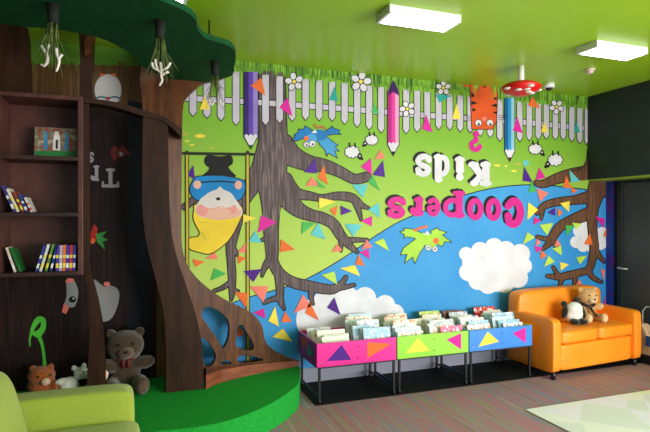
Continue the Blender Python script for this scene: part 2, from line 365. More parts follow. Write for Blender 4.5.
# pencils
for x0, x1, yt, ys, tip, cols, tn in ((244,257.5,72,137,149,((52,30,110),(96,66,172),(150,128,206)),(30,80,50)), (387.5,398.5,90,145,155.5,((180,34,130),(230,60,160),(240,160,210)),(20,20,30)), (504.5,514,98,152,161.5,((14,96,160),(40,150,210),(150,200,226)),(90,30,30))):
    P = Print(); w = x1-x0; g = .7
    P.poly([(x0-g,yt),(x1+g,yt),(x1+g,ys),((x0+x1)/2,tip+g*1.5),(x0-g,ys)], black, 8)
    for i in range(3):
        P.poly([(x0+w*i/3,yt),(x0+w*(i+1)/3,yt),(x0+w*(i+1)/3,ys),(x0+w*i/3,ys)], pr('pencil%d_%d' % (x0, i), cols[i]), 8.7)
    P.poly([(x0,ys-1),(x0+w/6,ys-3),(x0+w/3,ys-1),(x0+w/2,ys-3),(x0+w*2/3,ys-1),(x0+w*5/6,ys-3),(x1,ys-1),((x0+x1)/2,tip)], white, 9.2)
    P.poly([((x0+x1)/2-w*.2,tip-4),((x0+x1)/2+w*.2,tip-4),((x0+x1)/2,tip+.8)], pr('lead%d' % x0, tn), 9.6)
    if 380 < x0 < 390: P.poly([(388,96),(389,88),(393,80),(398,90),(398.5,96),(393,92)], pr('dark_plum', (60,24,90)), 9.6)
    P.build('printed_pencil', mural)
# flowers
for x, y, r in ((294,82,9.2),(360.5,82,10.5),(407,109,8),(443,88,7.6),(556,107,7.4)):
    P = Print(); a0 = rnd.uniform(0,1.2)
    for k in range(5):
        a = a0+k*2*math.pi/5; c = (x+math.cos(a)*r*.62, y+math.sin(a)*r*.62)
        P.circ(c, r*.42+.3, black, 10, r*.33+.4, rot=a); P.circ(c, r*.40-.3, white, 10.6, r*.31-.1, rot=a)
    P.circ((x,y), r*.24, black, 10.9); P.circ((x,y), r*.19, tri['y'], 11.3); P.build('printed_flower', mural)
# tiger hanging behind the fence
P = Print(); T = lambda pts: cr(440,60,7.2,pts)
P.shape(T([(215,170),(405,195),(412,250),(405,440),(380,500),(225,500),(222,420),(215,250)]), tiger_m, 7.9)
P.poly(T([(130,180),(160,165),(230,170),(230,195),(160,195)]), tiger_m, 8)
for s_ in ([(222,225),(250,262),(222,270)],[(222,295),(270,312),(222,325)],[(405,265),(380,280),(405,292)],[(405,315),(360,328),(405,342)],[(300,180),(330,190),(315,205)],[(230,345),(260,360),(230,375)],[(405,370),(375,380),(405,390)]): P.poly(T(s_), black, 8.9)
for x in (478,489.5): P.circ((x,123), 3.6, black, 8.9); P.circ((x,123), 3.1, white, 9.4); P.circ((x+.3,124.5), 1.2, black, 9.9)
P.circ((484,119), 2.4, tri['c'], 9.4)
for yy in (116,118,120):
    P.stroke([(498,yy),(506,yy-1)], black, 8.9, r=.25); P.stroke([(463,yy),(470,yy+.5)], black, 8.9, r=.25)
P.build('printed_tiger', mural)
# sheep
for x, y, s_, hd in ((352,152,8,1),(371.5,140,6.8,-1),(535,149,7,1),(555,160,8,-1)):
    P = Print(); n = 9
    for g, m, l in ((.8, black, 4), (0, white, 5)):
        P.circ((x,y), s_*.72+g, m, l, s_*.55+g)
        for k in range(n):
            a = k*2*math.pi/n; P.circ((x+math.cos(a)*s_*.68, y+math.sin(a)*s_*.52), s_*.24+g, m, l, n=10)
    P.circ((x+hd*s_*.95, y+s_*.55), s_*.3, black, 5.6, s_*.42); P.circ((x+hd*s_*1.2, y+s_*.85), s_*.2, black, 5.6)
    P.stroke([(x-s_*.3,y-s_*.6),(x-s_*.35,y-s_*1.1)], black, 5.6, r=.8); P.stroke([(x+s_*.4,y-s_*.6),(x+s_*.35,y-s_*1.05)], black, 5.6, r=.8); P.circ((x+hd*s_*.95, y+s_*.5), .8, white, 6)
    P.build('printed_sheep', mural)
# parrots
P = Print(); B = lambda pts: cr(250,115,7.2,pts)
P.shape(B([(290,195),(325,150),(315,145),(350,120),(345,100),(385,105),(395,78),(425,95),(450,112),(445,160),(400,165),(330,190),(305,180)]), bird_b, 5)
P.shape(B([(545,110),(575,95),(590,80),(605,98),(645,108),(640,125),(655,140),(600,140),(550,150)]), bird_b, 5)
P.shape(B([(480,175),(550,155),(600,195),(635,218),(612,228),(642,262),(608,258),(628,312),(592,290),(560,275),(552,300),(538,250),(505,220)]), bird_b2, 5)
P.circ(B([(495,145)])[0], 8.5, bird_b, 6, 5.6); P.circ(B([(440,175)])[0], 5.8, bird_b2, 6.4, 5.4)
P.stroke(B([(462,70),(480,90),(520,85),(535,100)]), pr('claw', (170,110,50)), 6.4, r=1.2)
for c, r in (((405,215),2.6),((448,208),3.2)): P.circ(B([c])[0], r+.4, black, 7); P.circ(B([c])[0], r, white, 7.5); P.circ(B([(c[0]+3,c[1]+4)])[0], 1, black, 8)
P.circ(B([(405,170)])[0], 2.5, tri['o'], 7.2); P.poly(B([(440,130),(470,105),(480,130)]), white, 7.2)
P.build('printed_parrot', mural, 'blue upside down parrot')
P = Print(); B = lambda pts: cr(300,150,3.6,pts)
P.shape(B([(358,295),(375,290),(372,282),(400,283),(440,300),(412,318),(385,312),(372,318),(376,305)]), bird_g, 5)
P.shape(B([(360,378),(372,352),(395,335),(412,322),(450,335),(445,350),(430,372),(412,410),(405,385),(375,408),(385,375)]), bird_g, 5)
P.shape(B([(470,292),(492,280),(500,288),(528,296),(512,306),(545,332),(520,330),(512,348),(480,332)]), bird_g, 5)
P.circ(B([(450,318)])[0], 10, bird_g, 6, 5.5); P.circ(B([(470,335)])[0], 6.5, bird_g, 6.4, 5.6)
for c in ((461,352),(485,357)): P.circ(B([c])[0], 3, black, 7); P.circ(B([c])[0], 2.6, white, 7.5); P.circ(B([c])[0], .9, black, 8)
P.circ(B([(488,327)])[0], 3, tri['o'], 7.2); P.stroke(B([(412,290),(430,282),(455,275)]), tri['o'], 6.4, r=1.2); P.poly(B([(445,305),(458,290),(465,305)]), white, 7.2)
P.build('printed_parrot', mural, 'lime green upside down parrot')
# gnome on his swing
P = Print(); G = lambda pts: cr(175,140,7.2,pts); G2 = lambda pts: cr(175,195,7.2,pts)
P.shape(smooth_pts(G2([(100,310),(160,300),(175,270),(155,230),(130,170),(135,110),(160,60),(430,60),(490,110),(465,190),(400,310),(330,380),(250,425),(180,415),(100,385)]),True,3), gyel, 6, .8)
P.poly(smooth_pts(G([(235,110),(210,150),(225,185),(245,200),(235,225),(200,270),(430,270),(400,220),(385,195),(415,170),(415,130),(395,112),(320,118)]),True,3), black, 7)
P.shape(smooth_pts(G([(160,262),(330,255),(480,285),(505,320),(500,380),(440,440),(180,440),(120,400),(105,350),(130,290)]),True,3), gblue, 7.4, .8)
P.stroke(G([(150,310),(320,298),(480,312)]), black, 8.4, r=.7)
P.poly(smooth_pts(G([(180,430),(200,410),(250,375),(300,355),(325,335),(345,355),(400,380),(430,420),(470,480),(480,540),(400,560),(200,560),(145,500)]),True,3), grey_m, 8.6)
P.circ(G2([(320,125)])[0], 22, skin_m, 9, 7.4); P.circ(G2([(195,110)])[0], 6, cheek_m, 9.3); P.circ(G2([(405,100)])[0], 5.4, cheek_m, 9.3)
P.circ(G2([(310,55)])[0], 17, grey_m, 9.6, 6.5); P.circ(G2([(320,135)])[0], 12, skin_m, 10, 6.4); P.stroke(G2([(235,105),(300,92),(330,80),(360,95),(410,90)]), cheek_m, 10.4, r=.4)
P.circ(G2([(310,28)])[0], 2.2, black, 10.4, 1.6); P.circ(G([(160,322)])[0], 4, skin_m, 9, 4.2); P.circ(G([(455,325)])[0], 3.8, skin_m, 9, 4.2)
P.stroke(G2([(165,190),(200,200),(230,195)]), ochre, 7.2, r=.4); P.stroke(G2([(190,270),(205,290),(225,330)]), ochre, 7.2, r=.4)
P.build('printed_gnome', mural, 'upside down bearded gnome in blue coat and yellow hat')
P = Print(); bar = [(182,153.5),(253,154.5)]
P.stroke(bar, pr('swing_bar', (36,44,24)), 11, r=1.5)
for x in (187,247.5):
    P.circ((x,152.6), 1.8, pr('swing_bar', (36,44,24)), 11.2)
    P.poly([(x-2,155),(x+2,155),(x+2.4,300 if x < 200 else 362),(x-1.6,300 if x < 200 else 362)], black, 10.8)
    P.poly([(x-1.2,155),(x+1.1,155),(x+1.5,300 if x < 200 else 362),(x-.8,300 if x < 200 else 362)], cordy, 11.4)
P.build('printed_swing', mural, 'dark swing bar with yellow ropes')
# lettering, upside down
def letter(ch, x0, x1, y0, y1, fill, r, dark=black, sh=(-2.2,-2.2)):
    P = Print(); w = x1-x0-2*r; h = y1-y0-2*r
    M = lambda u, v: (x1-r-u*w, y0+r+v*h)
    def S(pts, k=1, closed=False, sm=True):
        q = [M(*p) for p in pts]
        for dx, dy, m, l in ((sh[0],sh[1],dark,7),(sh[0]/2,sh[1]/2,dark,7.2),(0,0,fill,8)):
            P.stroke([(a+dx,b+dy) for a, b in q], m, l, r=r*k, closed=closed, smooth=sm)
    circ = [(.5+.5*math.cos(a*math.pi/6), .5+.5*math.sin(a*math.pi/6)) for a in range(12)]
    if ch == 'o': S(circ, .74, True)
    elif ch == 'C': S([(.95,.62),(.88,.86),(.6,1),(.25,.9),(0,.5),(.2,.08),(.6,-.02),(.95,.2)], 1); S([(.95,.6),(.95,.95)], .7, sm=False)
    elif ch == 's': S([(.92,.74),(.65,.98),(.25,.93),(.1,.72),(.35,.56),(.7,.44),(.92,.25),(.7,.03),(.3,0),(.05,.2)], .78); S([(.95,.72),(.95,.95)], .55, sm=False); S([(.02,.05),(.02,.25)], .55, sm=False)
    elif ch == 'e': S([(.05,.52),(.95,.56),(.8,.92),(.45,1),(.1,.8),(0,.5),(.12,.15),(.5,0),(.9,.15)], .62)
    elif ch == 'r': S([(.25,0),(.25,.95)], .95, sm=False); S([(0,0),(.6,0)], .6, sm=False); S([(0,.98),(.3,.98)], .6, sm=False); S([(.3,.7),(.6,.95),(.9,.9)], .8); S([(.92,.82),(.92,.76)], .9, sm=False)
    elif ch == 'p': S([(.15,-.42),(.15,1)], .95, sm=False); S([(-.1,-.46),(.45,-.46)], .6, sm=False); S([(-.08,1),(.2,1)], .6, sm=False); S([(.2,.8),(.6,1),(.98,.75),(.98,.25),(.6,0),(.2,.18)], .68)
    elif ch == 'd': S([(.88,0),(.88,1.3)], .95, sm=False); S([(.65,1.32),(.9,1.32)], .6, sm=False); S([(.8,0),(1.12,0)], .6, sm=False); S([(.85,.2),(.45,0),(.05,.25),(.05,.75),(.45,1),(.85,.8)], .7)
    elif ch == 'i': S([(.5,0),(.5,.75)], 1.05, sm=False); S([(.05,0),(.95,0)], .6, sm=False); S([(.15,.75),(.5,.75)], .6, sm=False); S([(.5,1.18),(.52,1.2)], 1.05, sm=False)
    elif ch == 'K': S([(.18,0),(.18,1)], 1, sm=False); S([(.05,0),(.35,0)], .7, sm=False); S([(0,1),(.4,1)], .7, sm=False); S([(.25,.42),(.85,1)], .85, sm=False); S([(.42,.6),(.9,0)], .95, sm=False); S([(.7,0),(1.02,0)], .7, sm=False); S([(.7,1),(.95,1)], .6, sm=False)
    elif ch == 'T': S([(.5,0),(.5,1)], 1, sm=False); S([(0,1),(1,1)], .8, sm=False); S([(.28,0),(.72,0)], .7, sm=False); S([(0,.78),(0,1)], .6, sm=False); S([(1,.78),(1,1)], .6, sm=False)
    elif ch == '?': S([(.5,.28),(.5,.42),(.95,.6),(.85,.93),(.4,1),(.1,.8)], .85); S([(.5,-.02),(.52,-.02)], 1.1, sm=False)
    P.build('printed_letter', mural)
for ch, x0, x1, y0, y1 in (('C',503.5,524,198,228),('o',484.5,502,197,222),('o',466,484,197,221.5),('p',442,465,196.5,219),('e',425,441.5,196,218),('r',408.5,425,196,217.5),('s',385,407.5,196,220)): letter(ch, x0, x1, y0, y1, pink_l, 3.7)
for ch, x0, x1, y0, y1 in (('K',467,492.5,161,187),('i',452.5,466.5,156,178),('d',433,450.5,153.5,178),('s',413,433,153,178)): letter(ch, x0, x1, y0, y1, white, 3.7)
letter('?', 468, 483.5, 131.5, 152.5, pink_l, 2.8, sh=(0,0))
letter('T', 101, 120, 168, 188, dimlet, 2, sh=(0,0)); letter('r', 90, 100, 165, 182, dimlet, 1.8, sh=(0,0)); letter('s', 88, 94.5, 152, 163, dimlet, 1.2, sh=(0,0))
# creatures printed in the hollow trunk
P = Print()
P.circ((108,90), 13.5, pr('pale_head', (206,206,204)), 3, 16); P.poly([(101,77),(100,73),(106,74.5)], tri['o'], 3.6); P.poly([(115,77),(116,73),(110,74.5)], tri['o'], 3.6)
for x in (101.5,114.5): P.circ((x,99), 6, pr('spectacle', (20,100,120)), 3.8, 2.8); P.circ((x,100), 4.8, pr('pale_head', (206,206,204)), 4.3, 2.2)
P.circ((108,98.5), 1.8, redp, 4.6); P.build('printed_owl', mural)
P = Print(); P.poly(cr(60,90,4.8,[(240,290),(265,265),(280,285),(300,260),(345,315),(320,310),(300,325),(270,330),(265,350),(250,325)]), pr('dim_red', (120,44,44)), 3); P.circ((121,154), 2, dimlet, 3.6); P.build('printed_parrot', mural, 'dim red parrot in the hollow trunk')
P = Print(); P.poly(cr(0,220,3.6,[(320,60),(340,15),(352,30),(345,75),(330,90)]), redp, 3); P.poly(cr(0,220,3.6,[(345,50),(385,40),(368,60),(390,72),(370,78),(378,108),(350,80)]), pr('dim_green', (60,150,70)), 3.4); P.circ((93,241), 2.4, tri['o'], 3.8); P.build('printed_parrot', mural, 'small red and green parrot beside the bookcase')
P = Print(); P.poly(smooth_pts(cr(0,220,3.6,[(330,215),(375,240),(395,235),(425,250),(428,290),(405,350),(370,365),(340,330)]),True,3), possum, 3); P.circ((107,284), 3.2, tri['c'], 3.6, 2.4)
P.poly(smooth_pts(cr(0,220,3.6,[(240,215),(265,215),(282,260),(270,310),(245,315),(228,335),(232,300),(240,270)]),True,3), possum, 3); P.circ((72.5,299.5), 3.6, black, 3.6, 3.2); P.circ((73.5,298.5), .9, white, 4); P.poly([(62,312),(64,303),(69,308),(66,314)], tri['c'], 3.6); P.poly([(65,282),(68,278),(74,279),(73,283)], tri['c'], 3.6)
P.build('printed_possum', mural)
P = Print(); sg = pr('sprout_green', (84,190,60))
P.stroke([(30,337,.5),(33,328,2),(38,320,3),(43,320,2.6),(43,328,2.8),(38,334,3.4),(34,333,2)], sg, 3); P.stroke([(38,334,2.2),(42,344,1.6),(44,356,1.5),(45,368,2)], sg, 3.2); P.stroke([(33,332,1),(30,338,.8),(30,346,.5)], sg, 3.2); P.build('printed_sprout', mural)
P = Print()
for i, (x, y, w) in enumerate([(185,134,4),(200,136,5.5),(192,145,2.6),(212,148,2.6),(187,141,2.5),(497,165.5,3.4),(518,164,3),(514,171,3),(506,166,2),(533,174,2)]): P.circ((x,y), w, tri['y'] if i % 3 else ochre, 1, w*.35)
P.circ((526,163), 3, tri['t'], 1); P.build('printed_leaves', mural)
# bunting triangles
A = (150,50,3.6); B_ = (150,150,3.6); C_ = (150,250,3.6); E = (280,270,3.6); F_ = (300,150,3.6); G_ = (300,50,3.6); H = (470,60,3.6); I = (470,150,3.6)
TR = [(A,'y',(178,215),(197,165),(215,215)),(A,'o',(362,130),(400,100),(415,165)),(A,'m',(465,208),(495,172),(512,240)),
 (B_,'p',(136,90),(156,55),(162,108)),(B_,'p',(553,80),(595,30),(600,85)),(B_,'o',(625,55),(603,100),(640,125)),(B_,'c',(560,130),(582,97),(607,128)),(B_,'g',(598,105),(632,138),(606,132)),
 (B_,'m',(400,235),(455,260),(388,298)),(B_,'t',(378,290),(402,335),(356,330)),(B_,'y',(335,232),(382,245),(335,262)),(B_,'o',(470,320),(522,358),(468,368)),
 (B_,'c',(198,392),(232,368),(246,392)),(B_,'o',(152,392),(197,402),(165,420)),(B_,'c',(345,335),(342,370),(315,367)),(B_,'o',(315,380),(345,388),(318,410)),
 (C_,'g',(232,65),(275,85),(218,110)),(C_,'p',(335,75),(402,68),(372,115)),(C_,'c',(358,130),(425,130),(408,188)),(C_,'o',(305,150),(352,155),(345,208)),(C_,'m',(370,225),(410,210),(415,245)),(C_,'y',(450,202),(425,255),(464,275)),(C_,'o',(485,220),(510,258),(472,260)),(C_,'y',(478,282),(440,312),(512,330)),(C_,'o',(320,275),(342,302),(313,312)),
 (E,'c',(82,88),(112,130),(48,155)),(E,'o',(105,112),(140,182),(90,155)),(E,'p',(195,98),(168,135),(217,162)),(E,'l',(148,18),(195,5),(205,52)),(E,'y',(215,-6),(268,-18),(287,22)),
 (F_,'m',(255,30),(218,60),(258,90)),(F_,'c',(288,0),(268,33),(306,30)),(F_,'p',(298,38),(260,90),(305,98)),(F_,'g',(262,92),(287,147),(243,115)),(F_,'t',(185,125),(243,125),(225,172)),(F_,'t',(282,190),(245,215),(287,245)),
 (F_,'y',(68,172),(130,185),(68,210)),(F_,'o',(135,200),(107,215),(125,240)),(F_,'p',(145,200),(187,220),(147,235)),(F_,'m',(258,238),(218,255),(258,275)),(F_,'g',(8,258),(55,263),(5,302)),(F_,'t',(65,262),(92,322),(38,305)),(F_,'t',(160,265),(222,270),(190,312)),
 (F_,'c',(132,338),(152,362),(113,368)),(F_,'c',(240,322),(260,350),(220,358)),(F_,'m',(213,368),(246,356),(250,392)),(F_,'o',(210,376),(232,417),(198,412)),(F_,'l',(265,332),(300,318),(320,364)),
 (G_,'d',(124,132),(104,180),(136,186)),(G_,'g',(265,195),(286,230),(254,226)),(G_,'m',(452,232),(438,285),(477,297)),(G_,'d',(488,160),(544,165),(500,190)),(G_,'y',(562,192),(546,248),(577,250)),
 (H,'m',(168,205),(152,255),(188,264)),(H,'o',(222,132),(206,165),(250,174)),(H,'y',(266,222),(253,260),(280,262)),(H,'d',(380,222),(372,260),(394,262)),
 (I,'p',(193,60),(188,112),(224,116)),(I,'m',(247,62),(270,100),(235,108)),(I,'t',(355,72),(394,112),(362,118)),(I,'o',(345,92),(333,135),(362,138)),(I,'o',(362,132),(384,148),(365,157)),(I,'g',(220,112),(237,150),(208,154)),(I,'c',(238,138),(280,155),(250,187)),
 (I,'y',(208,188),(243,215),(204,252)),(I,'y',(322,192),(357,184),(354,224)),(I,'p',(304,208),(305,237),(276,225)),(I,'o',(312,210),(332,225),(316,240)),(I,'m',(230,240),(254,255),(227,269)),(I,'l',(248,270),(298,262),(276,307)),(I,'l',(205,296),(232,315),(188,340)),
 (I,'c',(240,318),(254,335),(234,346)),(I,'m',(230,345),(260,352),(238,370)),(I,'o',(254,360),(274,380),(252,393)),(I,'c',(312,322),(327,345),(300,347)),(I,'l',(293,355),(326,345),(329,380)),(I,'l',(280,380),(304,402),(264,420)),(I,'y',(322,403),(354,412),(325,434)),
 (I,'l',(380,386),(420,380),(394,412)),(I,'g',(342,272),(374,272),(346,310)),(I,'l',(366,262),(400,265),(380,287)),(I,'o',(430,300),(440,342),(408,338)),(I,'m',(448,238),(484,248),(478,280)),(I,'o',(488,283),(505,308),(478,312)),(I,'p',(478,390),(484,414),(486,386)),
 ((520,225,6.17),'c',(494,272),(520,275),(514,345)),((520,225,6.17),'c',(362,335),(390,380),(325,392)),((540,270,5.91),'m',(365,215),(384,150),(382,225))]
for (ox, oy, k), c, *v in TR:
    P = Print(); P.poly(cr(ox, oy, k, v), tri[c], 12); P.build('bunting_triangle', mural)

# ------------------------------------------------------------------ carpeted platform
edge = [on_z(*p, .2) for p in ((301,362),(300,372),(298.5,383),(292,390),(283.5,396),(270,404),(255,411),(240,417),(223,422),(202,426),(180,429))]
e2 = smooth_pts([(p.x, p.y) for p in edge]+[(-.3,3.5),(-1.0,3.62),(-1.7,3.66)], False, 3)
e2 = [(min(x, 1.358), min(y, WY-.02)) for x, y in e2]
bm = bmesh.new(); extrude_poly(bm, [e2+[(-1.7, WY-.02)]], lambda x, y: Vector((x, y, .001)), Vector((0,0,.199)))
o = link('carpeted_platform', bm, carpet_g); tag(o, 'curved bright green carpeted step platform under the wooden tree', 'platform')

# ------------------------------------------------------------------ wooden tree
tree = thing('wooden_tree', 'large stained plywood tree with curved trunk, roots and dark green canopy', 'tree', (.2, 4.25, .2))
def T0(o): o.matrix_parent_inverse = Matrix.Translation(tree.location).inverted(); return o
def slab(name, loops, y, d, m, label=None):
    bm = bmesh.new(); extrude_poly(bm, loops, lambda px, py: on_y(px, py, y), Vector((0, d, 0)))
    o = T0(link(name, bm, m, tree))
    if label: o['label'] = label
    return o
def fitz(pts, y, z):   # last points set onto the platform
    return pts
by = lambda px, y: HZ+(CH-.203)*F/(y/(cs-(px-325)/F*sn))
YT = 4.18
# trunk front panel
lft = smooth_pts([(143,112),(142.5,160),(142.5,210),(147,245),(156,280),(163,310),(166,345)], False, 4)+[(166,by(166,YT))]
rgt = smooth_pts([(168,118),(168.5,160),(170,215),(175,250),(186,285),(196,315),(202,345)], False, 4)+[(204.5,by(204.5,YT))]
slab('trunk', [lft+rgt[::-1]], YT, .12, wood_p)
# door arch band
up = smooth_pts([(82,98),(100,99.5),(120,103),(143,110),(164,117),(182,129)], False, 4); dn = smooth_pts([(82,103),(100,104),(120,108.5),(143,116),(164,122),(182,137)], False, 4)
slab('arch', [up+dn[::-1]], YT-.02, .16, wood_p)
# trunk wing that runs down into the roots: plane from A to B, nearly reaching the wall
WA = Vector((.16, 4.315)); WB = Vector((1.40, 4.565)); wd = (WB-WA).normalized()
def wing(px, py, off=0):
    a = (px-325)/F; rx, ry = sn+a*cs, cs-a*sn      # ray direction per unit of depth
    nx, ny = -wd.y, wd.x; Z = ((WA.x*nx+WA.y*ny)+off)/(rx*nx+ry*ny)
    return Vector((Z*rx, Z*ry, CH-(py-HZ)/F*Z))
def wby(px): w = wing(px, 300); Z = w.y*cs+w.x*sn; return HZ+(CH-.203)*F/Z
outer = smooth_pts([(183,100),(182,150),(181.5,210),(182,245),(187,264),(197,278),(212,291),(228,301),(243,308),(254,315),(262,326),(265,340),(271,348),(283,355),(299,361.5)], False, 4)
outer = outer+[(299,wby(299)),(250,wby(250)),(205,wby(205)),(172,wby(172)),(172,300),(168,240),(167,100)]
holes = [smooth_pts(cr(180,290,4.323,h), True, 3) for h in ([(96,92),(120,72),(155,82),(190,108),(212,140),(214,185),(205,225),(188,252),(172,232),(150,195),(118,150),(98,120)],
         [(94,208),(118,222),(148,262),(156,290),(140,325),(112,332),(98,290)], [(252,160),(268,150),(290,185),(312,220),(320,250),(300,262),(246,246),(244,200)],
         [(175,322),(192,305),(215,308),(222,320)], [(252,290),(285,282),(330,290),(362,304),(300,314),(255,315)])]
bm = bmesh.new(); extrude_poly(bm, [outer]+holes, wing, Vector((-wd.y*.05, wd.x*.05, 0)))
T0(link('root', bm, wood, tree))
# base plank in front of the root
bm = bmesh.new()
pl = [(-.0,.0),(.0,-.0)]
A0 = on_z(206,389.5,.2); A1 = on_z(222,382.5,.2); A2 = on_z(250,375.5,.2); A3 = on_z(299,366,.2)
w0 = wing(206,380); w1 = wing(299,365)
pp = [(A0.x,A0.y),(A1.x,A1.y),(A2.x,A2.y),(A3.x,A3.y),(w1.x,w1.y-.012),(w0.x,w0.y-.012)]
vb = [bm.verts.new((x,y,.202)) for x, y in pp]; ht = [.115,.105,.09,.05,.05,.115]
vt = [bm.verts.new((x,y,.202+h)) for (x, y), h in zip(pp, ht)]
bm.faces.new(vb[::-1]); bm.faces.new(vt)
for i in range(6): bm.faces.new((vb[i], vb[(i+1)%6], vt[(i+1)%6], vt[i]))
bmesh.ops.recalc_face_normals(bm, faces=bm.faces)
o = T0(link('root_plank', bm, wood_r, tree)); o['label'] = 'reddish plank at the foot of the roots'
# upper trunk, posts and brackets up to the ceiling
slab('upper_trunk', [smooth_pts([(143,116),(142,95),(140,80),(142,62),(150,44),(160,30)], False, 3)+smooth_pts([(236,44),(234,68),(222,78),(205,82),(194,90),(184,102),(182,120),(181,136)], False, 3)+[(164,122)]], YT+.14, .08, wood)
slab('post', [[(78,14),(95,14),(93,55),(92,80),(93,103),(79,102),(80,60)]], YT, .12, wood_p)
slab('post', [[(84,42),(100,0),(112,-4),(95,34),(93,52),(85,56)]], YT-.03, .03, wood)
slab('post', [[(-8,12),(24,12),(29,40),(30,70),(31,96),(-8,94)]], YT+.12, .06, wood_p)
# curved leg under the bookcase corner
yb = YT-.02
slab('leg', [smooth_pts([(83,268),(87,290),(90,320),(89,350)], False, 4)+[(86,by(86,yb)),(106,by(106,yb))]+smooth_pts([(105,350),(102,320),(97,295),(92,277),(90,262)], False, 4)+[(89,104),(83,104)]], yb, .05, wood_p)
# canopy
ZC = 2.7
far = [on_z(px, py, ZC) for px, py in ((28,27),(52,29),(75,32.5),(93,36),(110,42),(128,52),(143,66))]
right = [on_z(px, py, ZC) for px, py in ((190,84),(215,80),(231,76),(234.5,66),(235.5,54),(229,46),(215,41.5),(205,38),(198,30),(196,21),(188,13),(172,5),(150,-3),(125,-10))]
plan = [(-1.65,3.45),(-1.0,3.42)]+[(p.x,p.y) for p in far]+[(.12,4.22)]+[(p.x,p.y) for p in right]+[(-.3,2.45),(-.8,2.1),(-1.65,2.0)]
bm = bmesh.new(); extrude_poly(bm, [smooth_pts(plan, True, 4)], lambda x, y: Vector((x, y, ZC)), Vector((0,0,.035)))
o = T0(link('canopy', bm, canopy_m, tree)); o['label'] = 'dark green leafy canopy board under the ceiling'
bm = bmesh.new()
for (x, y) in ((-.9,2.9),(-.2,3.0),(.45,3.75),(-.9,3.3)): cyl(bm, (x,y,ZC+.03), (x,y,3.0), .006, n=6)
T0(link('suspension_rod', bm, blackm, tree))

# hanging root bundles
gcord = mat('root_cord', (60,82,30), .7, (110,120,60), nscale=30); gdark = mat('root_binding', (18,24,16), .8); claw_m = mat('root_tip_white', (222,214,206), .5)
def bundle(px, pt, pb, cl, label):
    p = on_z(px, pt, ZC-.001); Z = p.y*cs+p.x*sn; L = (pb-pt)/F*Z; u = Z/F
    t = thing('hanging_root', label, 'hanging root', p, 0, 'root bundles hanging from the canopy')
    bm = bmesh.new(); cyl(bm, (0,0,0), (0,0,-L*.28), .03, .026, 14); link('binding', bm, gdark, t, False)
    r2 = random.Random(px); bm = bmesh.new()
    for k in range(20):
        a = r2.uniform(0,6.28); s = r2.uniform(.3,1); e = r2.uniform(.6,1.0)
        tube(bm, [(math.cos(a)*.02,math.sin(a)*.02,-L*.2),(math.cos(a)*.035*s,math.sin(a)*.035*s,-L*.45),(math.cos(a)*.07*s,math.sin(a)*.07*s,-L*e*.8),(math.cos(a)*.11*s,math.sin(a)*.08*s,-L*e)], [.003,.0028,.0022,.001], 5)
    link('strand', bm, gcord, t)['kind'] = 'stuff'
    for g in cl:
        bm = bmesh.new()
        for br in g:
            pts = smooth_pts([((x-px)*u*cs, -(x-px)*u*sn-.03, (pt-y)*u) for x, y in br], False, 3); n = len(pts)
            tube(bm, pts, [.0085-.003*i/n for i in range(n)], 7)
        link('root_tip', bm, claw_m, t)
bundle(53, 4, 76, [[[(42,47),(45,52),(48,57),(49,63),(45,67),(42,66)],[(50,46),(48,52),(48,58)],[(49,60),(47,66),(44,68)]], [[(57,50),(58,57),(60,62),(59,68),(57,73)],[(63,56),(60,60),(59,64)]]], 'leftmost bundle of hanging green roots with white tips')
bundle(160, 21, 88, [[[(152,64),(153,69),(158,72),(161,75)],[(155,61),(156,67),(158,71)],[(170,64),(167,69),(161,72)],[(160,64),(161,70),(161,78),(162,82),(159,87)],[(168,73),(164,75),(161,77)]]], 'hanging green root bundle with white tips above the arch')
bundle(215, 62, 112, [[[(208,100),(211,106),(213,103)],[(219,101),(221,106),(223,104)]]], 'rightmost hanging green root bundle, in front of the printed fence')

# ------------------------------------------------------------------ bookcase
YF = 4.14; c0 = on_y(-6, 100, YF); c1 = on_y(83, 103, YF)
x0, x1 = c0.x, c1.x; zt = on_y(83,101,YF).z; zb = on_y(60,273,YF).z-.02; dep = .32
bc = thing('bookcase', 'dark stained wooden bookcase with open shelves, built into the tree', 'bookcase', (x0, YF, zb))
w = x1-x0; h = zt-zb
bm = bmesh.new(); box(bm, 0, .035, 0, dep, 0, h, .003); link('side_panel', bm, case_w, bc)
bm = bmesh.new(); box(bm, w-.035, w, 0, dep, 0, h, .003); link('side_panel', bm, case_w, bc)
bm = bmesh.new(); box(bm, 0, w, -.006, dep, h, h+.03, .003); link('top', bm, case_w, bc)
bm = bmesh.new(); box(bm, .036, w-.036, dep-.015, dep, .031, h-.001); link('back_panel', bm, case_w, bc)
zs = [0, on_y(40,215,YF).z-.012-zb, on_y(40,158,YF).z-.012-zb]
for z in zs:
    bm = bmesh.new(); box(bm, .036, w-.036, 0, dep-.016, z, z+.03, .002); link('shelf', bm, case_d, bc)
